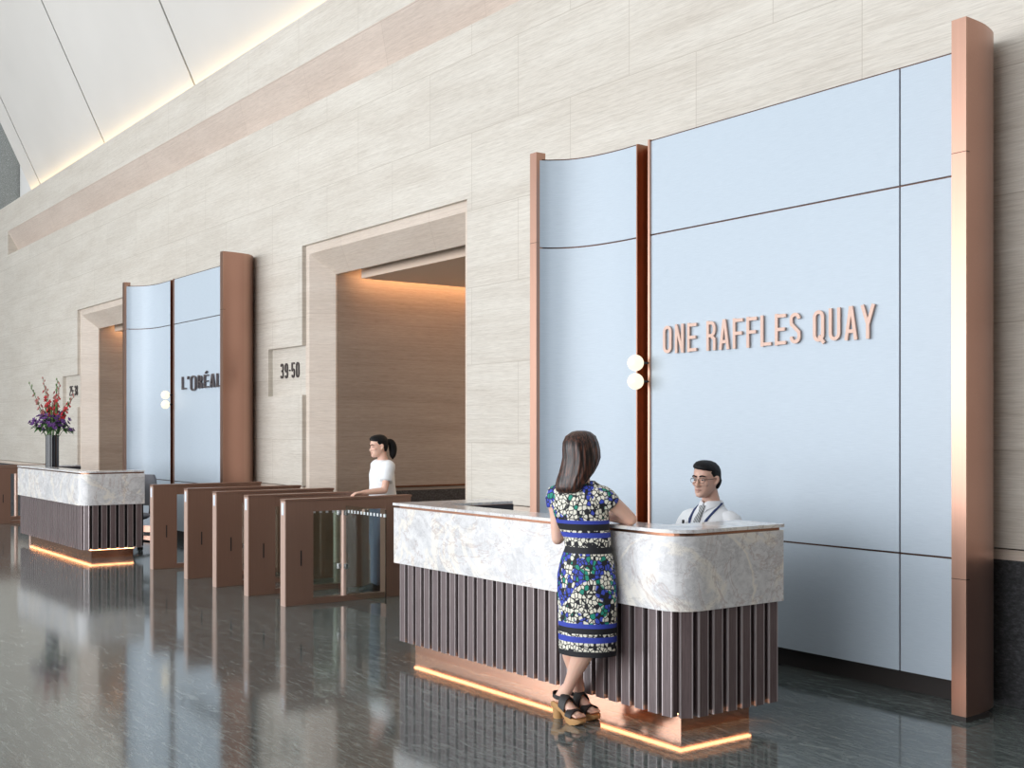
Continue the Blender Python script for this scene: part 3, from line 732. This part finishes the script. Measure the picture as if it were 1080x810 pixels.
# ------------------------------------------------------------ people
def head(bm, M, s=1.0):
    secs = [(-.004,.020,.080,.030),(.010,.038,.092,-.005),(.028,.051,.096,-.03),(.05,.059,.093,-.055),(.075,.064,.089,-.075),(.10,.068,.086,-.088),
            (.116,.070,.083,-.094),(.14,.074,.088,-.098),(.165,.074,.085,-.098),(.19,.067,.073,-.09),(.208,.054,.052,-.072),(.22,.034,.026,-.045),(.226,.012,.0,-.018)]
    rings = []; n = 28
    for z, wd, yf, yb in secs:
        cy = (yf+yb)/2; ry = (yf-yb)/2; r = []
        for i in range(n):
            a = 2*PI*i/n; ca, sa = math.cos(a), math.sin(a); p = .86
            x = wd*math.copysign(abs(ca)**p, ca); y = cy+ry*math.copysign(abs(sa)**(.9), sa)
            if sa < 0: y = cy+.02+(ry+.02)*sa if z > .1 else y
            r.append(M @ (Vector((x, y, z))*s))
        rings.append(r)
    loft(bm, rings)
    T = lambda pts, rad, n=10, k=3, flat=None: tube(bm, [M @ (Vector(p)*s) for p in pts], [r*s for r in rad], n, k)
    T([(0,.082,.125),(0,.093,.10),(0,.106,.080),(0,.096,.072)], [.008,.010,.013,.009])      # nose
    for sx in (-1, 1):
        T([(sx*.004,.096,.077),(sx*.013,.094,.076)], [.009,.008], k=1)
        T([(sx*.014,.086,.134),(sx*.034,.085,.139),(sx*.052,.074,.134)], [.007,.008,.006])   # brow ridge
        T([(sx*.030,.078,.092),(sx*.048,.066,.088)], [.016,.016], k=1)                        # cheek
        T([(sx*.070,.002,.125),(sx*.083,-.012,.128),(sx*.084,-.016,.105),(sx*.073,-.004,.082)], [.008,.010,.010,.008])   # ear
    T([(-.020,.088,.052),(0,.096,.055),(.020,.088,.052)], [.006,.009,.006])
    T([(-.018,.087,.043),(0,.095,.041),(.018,.087,.043)], [.006,.009,.006])
    T([(-.01,.086,.014),(.01,.086,.014)], [.014,.014], k=1)
    T([(0,-.022,.06),(0,-.03,0),(0,-.036,-.06)], [.052,.050,.054], n=16)
def face_parts(par, M, s, hairm, body_name, glasses=False, inv=None):
    V = lambda p: M @ (Vector(p)*s)
    for sx in (-1, 1):
        bm = B(); ell(bm, V((sx*.031, .0815, .114)), (.0125*s, .008*s, .0052*s), 12, 8, M.to_3x3()); obj('eye', bm, M_eye, par, smooth=True, world=True)
        bm = B(); ell(bm, V((sx*.031, .0885, .114)), (.0062*s, .003*s, .005*s), 10, 6, M.to_3x3()); obj('iris', bm, M_black, par, smooth=True, world=True)
        bm = B(); tube(bm, [V((sx*.013,.0935,.136)), V((sx*.033,.0935,.142)), V((sx*.053,.080,.136))], [.0042*s,.005*s,.0026*s], 8, 3); obj('eyebrow', bm, hairm, par, smooth=True, world=True)
    bm = B(); tube(bm, [V((-.021,.0935,.0485)), V((0,.1035,.0492)), V((.021,.0935,.0485))], [.003*s,.0048*s,.003*s], 8, 4, flat=(M.to_3x3() @ Vector((0,0,1)), .8)); obj('mouth', bm, M_lip, par, smooth=True, world=True)
M_eye = mat('eye_white', (.50,.46,.44), .4)
def hand(bm, wrist, fwd, up, s=1.0, curl=.35, side=1):
    f = Vector(fwd).normalized(); u = Vector(up); u = (u-f*u.dot(f)).normalized(); r = f.cross(u)*side   # thumb lies on r
    W = Vector(wrist); P = lambda a, b, c: W+(r*a+f*b+u*c)*s
    rings = []
    for b, ha, hc in ((-.01,.024,.018),(.02,.031,.017),(.05,.038,.015),(.078,.040,.013),(.09,.036,.010)):
        rings.append([P(ha*math.cos(2*PI*i/14), b, hc*math.sin(2*PI*i/14)) for i in range(14)])
    loft(bm, rings)
    for a, L, b0 in ((.031,.068,.080),(.011,.078,.086),(-.010,.073,.084),(-.030,.057,.076)):
        pts = []; ang = .12; p = Vector((a*.9, b0, 0))
        pts.append(p.copy())
        for k, seg in enumerate((.42, .32, .26)):
            ang += curl*(1, 1.1, .8)[k]
            p = p+Vector((a*.12, math.cos(ang), -math.sin(ang)))*L*seg; pts.append(p.copy())
        tube(bm, [P(*q) for q in pts], [.0092*s, .0086*s, .0078*s, .0066*s], 9, 3)
    tube(bm, [P(.022,.012,-.004), P(.048,.040,-.010), P(.056,.066,-.018), P(.052,.088,-.026)], [.014*s,.012*s,.0098*s,.008*s], 9, 3)
def ellr(c, ax, ay, rx, ry, n=32, p=1.0):
    c = Vector(c); return [c+ax*rx*math.copysign(abs(math.cos(2*PI*i/n))**p, math.cos(2*PI*i/n))+ay*ry*math.copysign(abs(math.sin(2*PI*i/n))**p, math.sin(2*PI*i/n)) for i in range(n)]
def lerp(tab, x):
    for (a, b), (c, d) in zip(tab, tab[1:]):
        if c <= x <= a: return b+(d-b)*(a-x)/(a-c)
    return tab[-1][1]
def frame(phi): return Vector((math.cos(phi), math.sin(phi), 0)), Vector((-math.sin(phi), math.cos(phi), 0))
Rv = Vector((.5890, .8081, 0)); Dv = Vector((-.8081, .5890, 0)); Fpx = 1237.07
def PX(u, v, zc): return Rv*((u-540)/Fpx*zc)+Dv*zc+Vector((0, 0, 1.6-(v-453.12)*zc/Fpx))
def hm(pos, yaw, pitch=0, roll=0): return Matrix.Translation(pos) @ Matrix.Rotation(yaw, 4, 'Z') @ Matrix.Rotation(pitch, 4, 'X') @ Matrix.Rotation(roll, 4, 'Y')

# --- the woman at the nearer desk, seen from behind
PH = math.radians(27); ax, ay = frame(PH)
O_w = Vector((-4.93, 4.05, 0))
woman = thing('person', 'woman in a blue and white mosaic print dress leaning on the marble desk', 'person', O_w)
pel = PX(619, 610, 6.36); wai = PX(620, 578, 6.37); che = PX(612, 543, 6.37); nkb = PX(611, 513, 6.37)
pel.y = min(pel.y, 4.07)
bm = B()
tor = [(pel+Vector((0,0,-.10)), .13, .085), (pel, .148, .10), (pel+Vector((0,0,.08)), .140, .095), (wai, .108, .078), (wai*.5+che*.5, .120, .088), (che, .135, .095), (nkb+Vector((0,0,-.08)), .14, .075), (nkb+Vector((0,0,-.03)), .10, .055), (nkb, .055, .045)]
loft(bm, [ellr(c, ax, ay, rx, ry, 24) for c, rx, ry in tor])
Mh = hm(PX(615, 497, 6.36)+Vector((0,0,-.0)), PH+.05, -.05)
head(bm, Mh, .93)
tube(bm, [nkb+Vector((0,0,-.05)), nkb+Vector((0,0,.03)), Mh @ Vector((0,-.03,.03))], [.052,.046,.045], 14)
shL = PX(587, 523, 6.42); shR = PX(636, 525, 6.30)
elL = PX(588, 568, 6.42); elR = PX(665, 547.5, 6.35)
haL = Vector((-5.16, 4.215, 1.112)); haR = Vector((-4.96, 4.262, 1.118))
tube(bm, [nkb+Vector((0,0,-.06)), shL, (shL+elL)/2+Vector((0,0,.01)), elL], [.05,.046,.040,.034], 14)
tube(bm, [elL, elL*.55+haL*.45+Vector((0,-.005,-.0)), haL], [.034,.036,.025], 14)
tube(bm, [nkb+Vector((0,0,-.06)), shR, (shR+elR)/2+Vector((0,0,.008)), elR], [.05,.047,.042,.035], 14)
tube(bm, [elR, elR*.5+haR*.5+Vector((0,.012,.004)), haR], [.036,.037,.025], 14)
hand(bm, haL, (.15, 1, -.02), (0, 0, 1), .9, .12, 1)
hand(bm, haR, (-1, .35, -.02), (0, 0, 1), .9, .12, -1)
# legs, crossed at the shins
hipR = PX(630, 618, 6.33); knR = PX(622, 672, 6.31); anR = Vector((-5.055, 4.055, .155))
hipL = PX(607, 618, 6.42); knL = PX(600, 672, 6.45); anL = Vector((-5.075, 4.165, .15))
tube(bm, [hipR, knR+Vector((0,0,.10)), knR+Vector((0,0,-.02)), knR*.62+anR*.38, knR*.25+anR*.75, anR], [.082,.062,.052,.055,.036,.031], 16)
tube(bm, [hipL, knL+Vector((0,0,.10)), knL+Vector((0,0,-.02)), knL*.62+anL*.38, knL*.25+anL*.75, anL], [.082,.062,.052,.055,.036,.031], 16)
shoes = []
for an, heel, toe in ((anR, Vector((-5.14, 4.045, 0)), Vector((-4.895, 4.03, 0))), (anL, Vector((-5.165, 4.165, 0)), Vector((-4.93, 4.165, 0)))):
    d = (toe-heel).normalized(); sd = Vector((-d.y, d.x, 0)); L = (toe-heel).length; shoes.append((heel, d, sd, L))
    q = lambda a, h: heel+d*a*L+Vector((0, 0, h))
    tube(bm, [an+Vector((0,0,.02)), q(.22, .125), q(.12, .105)], [.031,.032,.026], 12)
    tube(bm, [q(.2, .125), q(.48, .090), q(.72, .060), q(.84, .055)], [.03,.032,.030,.024], 12, flat=((0,0,1), .75))
    for kk in range(5):
        b = sd*(kk-2)*.0145
        tube(bm, [q(.80, .052)+b, q(.90, .052)+b*1.05, q(.985-abs(kk-1.5)*.012, .048)+b*1.05], [.009,.009,.0075], 8, 2)
sk = obj('body', bm, M_skin, woman, world=True); bake(sk, .0052, 2)
if not sk.data.materials: sk.data.materials.append(M_skin)
# dress
bm = B(); Z = Vector((0, 0, 1))
def CX(u, z, zc=6.365): p = PX(u, 453.12, zc); return Vector((p.x, p.y, z))
prof = [(619.5,.385,.160,.118),(619.5,.42,.163,.12),(619.5,.56,.165,.123),(619,.70,.168,.125),(618.5,.81,.166,.122),(619,.90,.148,.110),(620,.962,.129,.098),(619,1.01,.133,.10),
        (615,1.08,.147,.108),(612.5,1.15,.158,.112),(611,1.21,.166,.104),(610.5,1.25,.166,.092),(610.5,1.28,.148,.078),(611,1.305,.115,.068),(612,1.322,.082,.062)]
rings = []
for u, z, rx, ry in prof:
    c = CX(u, z); n = 64; r = []
    zz = z
    for i in range(n):
        a = 2*PI*i/n; fold = 1+.018*math.sin(a*7+z*3)*max(0, (.9-z))*1.6
        r.append(c+ax*rx*fold*math.cos(a)+ay*ry*fold*math.sin(a))
    rings.append(r)
vs = rings; loft(bm, rings, caps=False)
inner = [[p-(p-Vector((sum(v.x for v in rg)/64, sum(v.y for v in rg)/64, p.z))).normalized()*.006 for p in rg] for rg in (rings[1], rings[0])]
loft(bm, [inner[0], inner[1], rings[0]], caps=False)
for sh, el in ((shL, elL), (shR, elR)):
    d = (el-sh).normalized()
    inw = CX(610.5, sh.z+.005)
    tube(bm, [inw*.45+sh*.55+Vector((0,0,.005)), sh+Vector((0,0,.004)), sh+d*.055], [.066,.060,.056], 22, 3, ends=False)
dr = obj('dress', bm, M_dress, woman, smooth=True, world=True)
# texture space of the dress is its own object space: heights equal world heights because the thing stands on the floor
# hair: long, straight, over the shoulders
bm = B(); rings = []
hs = [(1.595,.02,.02,0),(1.588,.048,.055,0),(1.565,.078,.088,-.002),(1.53,.094,.108,-.002),(1.49,.100,.112,-.002),(1.45,.103,.106,-.006),(1.41,.103,.096,-.014),(1.37,.101,.080,-.028),(1.33,.094,.062,-.045),(1.295,.086,.048,-.055),(1.27,.072,.034,-.060),(1.258,.05,.02,-.062)]
hx, hy = frame(PH-.2)
for z, rx, ry, off in hs:
    u = lerp([(1.62,614),(1.55,614),(1.45,615.5),(1.386,613.5),(1.32,609.5),(1.28,607),(1.2,605)], z)
    c = CX(u, z, 6.37)+hy*(off-.012)-hx*0.0; r = []
    for i in range(72):
        a = 2*PI*i/72; wv = 1+.022*math.sin(a*17+z*9)+.02*math.sin(a*31+1)
        front = max(0, math.sin(a))
        ryy = ry*(1-.38*front) if z < 1.54 else ry
        r.append(c+hx*rx*wv*math.cos(a)+hy*ryy*wv*math.sin(a))
    rings.append(r)
loft(bm, rings); obj('hair', bm, M_hairw, woman, smooth=True, world=True)
# platform sandals
for heel, d, sd, L in shoes:
    q = lambda a, h, b=0: heel+d*a*L+sd*b+Vector((0, 0, h))
    sb = obj
    bm = B(); rings = []
    for a, lo, hi, wd in ((-.04,.066,.088,.020),(.0,.060,.090,.032),(.15,.060,.092,.035),(.35,.048,.080,.032),(.5,.026,.062,.035),(.62,.006,.048,.041),(.78,.0,.040,.046),(.92,.004,.037,.040),(1.02,.014,.036,.028),(1.06,.022,.034,.014)):
        rings.append([q(a, lo, -wd*.9), q(a, lo, wd*.9), q(a, (lo+hi)/2, wd), q(a, hi, wd), q(a, hi, -wd), q(a, (lo+hi)/2, -wd)])
    loft(bm, rings); base = obj('sandal', bm, M_tanw, woman, smooth=True, auto=50, world=True)
    bm = B(); c = q(.10, 0)
    loft(bm, [[c+d*(r1*math.cos(2*PI*i/20)*(1.05))+sd*r1*.95*math.sin(2*PI*i/20)+Vector((0,0,z)) for i in range(20)] for z, r1 in ((0,.026),(.03,.029),(.068,.035))])
    hb = obj('heel_block', bm, M_tanw, base, smooth=True, auto=50); hb.data.transform(Matrix.Translation(-O_w))
    def band(a0, h0, a1, h1, wd, top, name):
        bm = B(); rings = []
        for i in range(13):
            th = PI*i/12; cc = -math.cos(th)
            rings.append([q(a, h+top*math.sin(th), cc*wd) for a, h in ((a0, h0), (a1, h1))]+[q(a, h+top*math.sin(th)+.004, cc*(wd+.004)) for a, h in ((a1, h1), (a0, h0))])
        loft(bm, rings); o = obj(name, bm, M_strap, base, smooth=True, auto=50); o.data.transform(Matrix.Translation(-O_w))
    band(.64, .040, .86, .036, .046, .040, 'toe_strap')
    band(.34, .075, .56, .055, .038, .075, 'instep_strap')
    # ankle strap
    bm = B(); ca = q(.18, .128); rg = []
    for i in range(20):
        a = 2*PI*i/20; p = ca+d*(.040*math.cos(a))+sd*.037*math.sin(a)+Vector((0,0,.010*math.cos(a+PI)))
        o_ = (d*math.cos(a)+sd*math.sin(a))*.004
        rg.append([p-Z*.011, p+o_-Z*.011, p+o_+Z*.011, p+Z*.011])
    rg.append(rg[0]); loft(bm, rg, caps=False); o = obj('ankle_strap', bm, M_strap, base, smooth=True, auto=50); o.data.transform(Matrix.Translation(-O_w))

# --- the man seated behind the nearer desk
O_m = Vector((-5.132, 5.254, 0)); my = PI+math.radians(4); mx_, my_ = frame(my)
man = thing('person', 'man in glasses, white shirt and grey tie seated behind the desk', 'person', O_m)
def MP(a, f, z): return O_m+mx_*a+my_*f+Vector((0, 0, z))     # a to his right... x of his own frame, f forward
bm = B()
tor = [(MP(0,-.02,.50),.165,.12),(MP(0,0,.60),.16,.12),(MP(0,.0,.72),.145,.11),(MP(0,.01,.85),.155,.115),(MP(0,.01,.97),.17,.115),(MP(0,0,1.05),.175,.095),(MP(0,-.01,1.10),.12,.07),(MP(0,-.01,1.14),.06,.05)]
loft(bm, [ellr(c, mx_, my_, a, b, 24) for c, a, b in tor])
HS = .93
Mm = hm(MP(.012, .02, 1.190), my+.10, -.05)
head(bm, Mm, HS)
tube(bm, [MP(0,-.02,1.08), MP(0,-.02,1.14), Mm @ Vector((0,-.03,.03))], [.060,.052,.050], 16)
for sx in (-1, 1):
    sh, el, ha = MP(sx*.175, 0, 1.045), MP(sx*.235, .10, .80), MP(sx*.13, .33, .778)
    tube(bm, [MP(sx*.06, 0, 1.05), sh, (sh+el)/2, el], [.05,.05,.045,.04], 12)
    tube(bm, [el, (el+ha)/2, ha], [.04,.038,.026], 12)
    hand(bm, ha, my_*1.0-mx_*sx*.45, (0, 0, 1), 1.0, .15, -sx if True else sx)
    kn = MP(sx*.13, .40, .50); an = MP(sx*.13, .34, .13)
    tube(bm, [MP(sx*.09, 0, .53), (MP(sx*.09, 0, .53)+kn)/2, kn], [.085,.075,.06], 14)
    tube(bm, [kn, (kn+an)/2, an], [.058,.05,.04], 12)
mb = obj('body', bm, M_skinm, man, world=True); bake(mb, .0048, 2)
face_parts(man, Mm, HS, M_hairb, 'man')
# shirt
bm = B(); rings = []
for z, a, b, f in ((.52,.185,.14,-.01),(.62,.18,.14,0),(.75,.168,.132,0),(.88,.178,.138,.01),(.97,.192,.136,.01),(1.03,.200,.125,.005),(1.062,.188,.108,0),(1.088,.155,.09,-.005),(1.112,.11,.075,-.01),(1.135,.075,.064,-.012),(1.15,.066,.060,-.014)):
    r = []
    for i in range(48):
        t_ = 2*PI*i/48; k_ = 1+.02*math.sin(t_*5+z*22)*(1 if z < 1.05 else .3)
        r.append(MP(a*k_*math.cos(t_), f+b*k_*math.sin(t_), z))
    rings.append(r)
loft(bm, rings, caps=False)
for sx in (-1, 1):
    sh, el, ha = MP(sx*.165, 0, 1.035), MP(sx*.235, .10, .80), MP(sx*.145, .29, .78)
    tube(bm, [MP(sx*.09, 0, 1.035), sh, (sh*.6+el*.4), (sh*.3+el*.7)+mx_*sx*.01, el], [.062,.068,.066,.058,.056], 18, ends=True)
    tube(bm, [el, (el+ha)/2, ha], [.055,.050,.040], 16)
sh_o = obj('shirt', bm, M_shirt, man, smooth=True, world=True)
# collar, tie, lanyard, pen
for sx in (-1, 1):
    bm = B(); q = []
    cols = []
    for i in range(8):
        t_ = -PI/2+PI*i/7
        a = math.sin(PI/2*(i/7))*1.0
        ang = PI/2-sx*PI*.98*i/7      # from the front to the back of the neck
        x, y = math.cos(ang), math.sin(ang)
        drop = .045 if i < 2 else .03
        cols.append([MP(.060*x+(sx*.004 if i == 0 else 0), -.012+.058*y+(.006 if i < 2 else 0), 1.158-(.012 if i == 0 else 0)),
                     MP(.078*x+(sx*.022 if i == 0 else 0), -.012+.078*y+(.012 if i < 2 else 0), 1.158-drop-(.02 if i == 0 else 0)),
                     MP(.084*x+(sx*.022 if i == 0 else 0), -.012+.085*y+(.012 if i < 2 else 0), 1.155-drop-(.02 if i == 0 else 0)),
                     MP(.067*x+(sx*.004 if i == 0 else 0), -.012+.066*y+(.006 if i < 2 else 0), 1.163-(.012 if i == 0 else 0))])
    loft(bm, cols); obj('collar', bm, M_shirt, sh_o, smooth=True, auto=40).data.transform((Matrix.Translation(O_m)).inverted())
bm = B()
loft(bm, [[MP(w_*sx, f_+th, z) for sx, th in ((-1,0),(1,0),(1,.012),(-1,.012))] for z, w_, f_ in ((1.135,.020,.066),(1.10,.014,.080),(1.092,.012,.088),(1.06,.020,.112),(.98,.030,.140),(.85,.036,.150),(.72,.038,.145))])
obj('tie', bm, M_tie, man, world=True)
for sx in (-1, 1):
    bm = B(); rr = []
    for f0, (a, f, z) in zip(range(6), ((.050, -.060, 1.145), (.078, -.02, 1.148), (.080, .05, 1.105), (.066, .112, 1.05), (.045, .146, .97), (.008, .158, .84))):
        c = MP(sx*a, f, z); rr.append([c-mx_*.009, c+mx_*.009, c+mx_*.009+my_*.004+Z*.003, c-mx_*.009+my_*.004+Z*.003])
    loft(bm, rr); obj('lanyard', bm, M_navy, man, world=True)
bm = B(); tube(bm, [MP(.0, .168, .84), MP(.0, .168, .78)], .012, 8, 1); obj('badge', bm, M_black, man, world=True)
bm = B(); box(bm, -.006, .006, -.006, .006, -.03, .03, .002); o = obj('pen', bm, M_black, man); o.data.transform(Matrix.Translation(MP(.095, .142, 1.015)-O_m))
# glasses
V = lambda p: Mm @ (Vector(p)*HS)
bm = B()
for sx in (-1, 1):
    c = (sx*.033, .103, .112); pts = [V((c[0]+.0245*math.cos(2*PI*i/20), c[1]-abs(c[0]+.0245*math.cos(2*PI*i/20))*.12, c[2]+.0175*math.sin(2*PI*i/20))) for i in range(21)]
    tube(bm, pts, .0013, 6, 1, ends=False)
    tube(bm, [V((sx*.057,.096,.118)), V((sx*.073,.06,.118)), V((sx*.078,0,.118)), V((sx*.078,-.02,.108))], .0016, 6, 3)
tube(bm, [V((-.009,.101,.115)), V((0,.104,.118)), V((.009,.101,.115))], .0013, 6, 2)
obj('glasses', bm, M_black, man, smooth=True, world=True)
def short_hair(par, M, s, m, ponytail=False, wv=.02):
    bm = B(); rings = []; n = 48
    for z, wd, yf, yb in ((.236,.01,.01,-.02),(.232,.036,.045,-.055),(.222,.058,.073,-.082),(.205,.072,.090,-.100),(.193,.078,.092,-.106),(.186,.080,.088,-.108),(.178,.082,.068,-.110),(.158,.081,.056,-.111),(.138,.080,.046,-.110),(.12,.078,.030,-.107),(.10,.077,-.018,-.102),(.078,.070,-.030,-.094),(.058,.062,-.036,-.084),(.045,.052,-.040,-.076)):
        r = []
        for i in range(n):
            a = 2*PI*i/n; cy = (yf+yb)/2; ry = (yf-yb)/2; k_ = 1+wv*.5*math.sin(a*15+z*60)
            p_ = .62 if z < .175 else .95; px_ = .62 if z < .175 else .9
            r.append(M @ (Vector((wd*k_*math.copysign(abs(math.cos(a))**(px_ if a < PI else .9), math.cos(a)), cy+ry*k_*math.copysign(abs(math.sin(a))**(p_ if a < PI else .95), math.sin(a)), z+(.16*wd*math.cos(a) if z > .17 else 0)))*s))
        rings.append(r)
    loft(bm, rings)
    if ponytail:
        tube(bm, [M @ (Vector(p)*s) for p in ((0,-.10,.14),(0,-.155,.13),(.005,-.17,.06),(0,-.155,-.02),(0,-.15,-.05))], [.03,.036,.042,.03,.01], 16, 4)
    return obj('hair', bm, m, par, smooth=True, world=True)
short_hair(man, Mm, HS, M_hairb)
# trousers and shoes
bm = B()
loft(bm, [ellr(MP(0,-.01,z), mx_, my_, a, b, 24) for z, a, b in ((.475,.16,.13),(.52,.185,.145),(.60,.18,.14))])
for sx in (-1, 1):
    kn = MP(sx*.13, .40, .50); an = MP(sx*.13, .34, .12)
    tube(bm, [MP(sx*.09, .02, .535), (MP(sx*.09, 0, .53)+kn)/2, kn, (kn+an)/2, an], [.098,.09,.076,.064,.055], 18)
tr = obj('trousers', bm, M_troud, man, world=True); bake(tr, .012, 3)
def shoe(par, ankle, fwd, m, L=.27):
    f = Vector(fwd).normalized(); s_2 = Vector((-f.y, f.x, 0)); b0 = Vector((ankle.x, ankle.y, 0))-f*.07
    bm = B(); loft(bm, [[b0+f*a*L+s_2*w_*math.cos(2*PI*i/16)+Vector((0, 0, max(.0, h/2+h/2*math.sin(2*PI*i/16)))) for i in range(16)] for a, w_, h in ((0,.022,.05),(.06,.034,.085),(.25,.038,.10),(.45,.040,.085),(.65,.046,.062),(.85,.042,.048),(.97,.026,.036),(1.0,.01,.02))])
    return obj('shoe', bm, m, par, smooth=True, world=True)
for sx in (-1, 1): shoe(man, MP(sx*.13, .34, 0), my_, M_black)

# --- the woman walking out through the turnstiles
O_p = Vector((-10.29, 5.89, 0)); py_ = PI-math.radians(6); qx, qy = frame(py_)
lady = thing('person', 'woman in a white T-shirt with black hair tied back, walking through the turnstiles', 'person', O_p)
def LP(a, f, z): return O_p+qx*a+qy*f+Vector((0, 0, z))
hipz = .84
def build_lady():
    bm = B()
    tor = [(LP(0,0,.76),.14,.10),(LP(0,0,.84),.155,.11),(LP(0,0,.93),.135,.10),(LP(0,.01,1.0),.115,.09),(LP(0,.01,1.12),.135,.10),(LP(0,.01,1.22),.15,.09),(LP(0,0,1.285),.09,.06),(LP(0,0,1.32),.05,.045)]
    loft(bm, [ellr(c, qx, qy, a, b, 24) for c, a, b in tor])
    Ml = hm(LP(0, .03, 1.335), py_, -.14); head(bm, Ml, .90)
    tube(bm, [LP(0,0,1.27), LP(0,.005,1.33), Ml @ Vector((0,-.03,.03))], [.052,.046,.045], 14)
    ar = {}
    for sx, el, ha in ((-1, (-.22,.08,1.0), (-.20,.30,.985)), (1, (.20,-.10,1.0), (.19,.06,.86))):
        sh = LP(sx*.155, 0, 1.235); e = LP(*el); h = LP(*ha)
        tube(bm, [LP(sx*.05,0,1.24), sh, (sh+e)/2, e], [.05,.042,.037,.033], 12); tube(bm, [e, (e+h)/2, h], [.033,.031,.023], 12)
        hand(bm, h, (h-e), (0,0,1), .9, .3, -sx); ar[sx] = (sh, e)
    lg = {}
    for sx, kn, an in ((-1, (-.08,.09,.46), (-.08,.10,.10)), (1, (.08,.03,.45), (.08,-.11,.11))):
        k_, a_ = LP(*kn), LP(*an); hp = LP(sx*.08, 0, .82)
        tube(bm, [hp, (hp+k_)/2, k_, (k_+a_)/2, a_], [.085,.07,.052,.05,.034], 14); lg[sx] = (hp, k_, a_)
    b = obj('body', bm, M_skin, lady, world=True); bake(b, .006, 2)
    # T-shirt
    bm = B(); loft(bm, [ellr(LP(0,f,z), qx, qy, a, b2, 32) for z, a, b2, f in ((.90,.172,.135,0),(.97,.165,.13,0),(1.05,.158,.122,.005),(1.15,.165,.12,.01),(1.22,.165,.105,.005),(1.265,.125,.08,0),(1.295,.08,.062,0))], caps=False)
    for sx in (-1, 1):
        sh, e = ar[sx]; d = (e-sh).normalized()
        tube(bm, [LP(sx*.07,0,1.225), sh, sh+d*.08, sh+d*.16], [.062,.062,.062,.064], 18, ends=False)
    obj('tee_shirt', bm, M_tee, lady, smooth=True, world=True)
    bm = B(); loft(bm, [ellr(LP(0,0,z), qx, qy, a, b2, 24) for z, a, b2 in ((.74,.13,.10),(.82,.168,.125),(.90,.16,.12),(.95,.145,.112))])
    for sx in (-1, 1):
        hp, k_, a_ = lg[sx]; tube(bm, [hp, (hp+k_)/2, k_, (k_+a_)/2, a_], [.098,.086,.07,.066,.06], 16)
        shoe(lady, a_, qy, M_white if False else M_strap, .25) if sx < 0 else None
    tr = obj('trousers', bm, M_trou, lady, world=True); bake(tr, .012, 3)
    sb = shoe(lady, lg[1][2], qy, M_strap, .25)
    face_parts(lady, Ml, .90, M_hairb, 'lady')
    short_hair(lady, Ml, .90, M_hairb, ponytail=True)
build_lady()
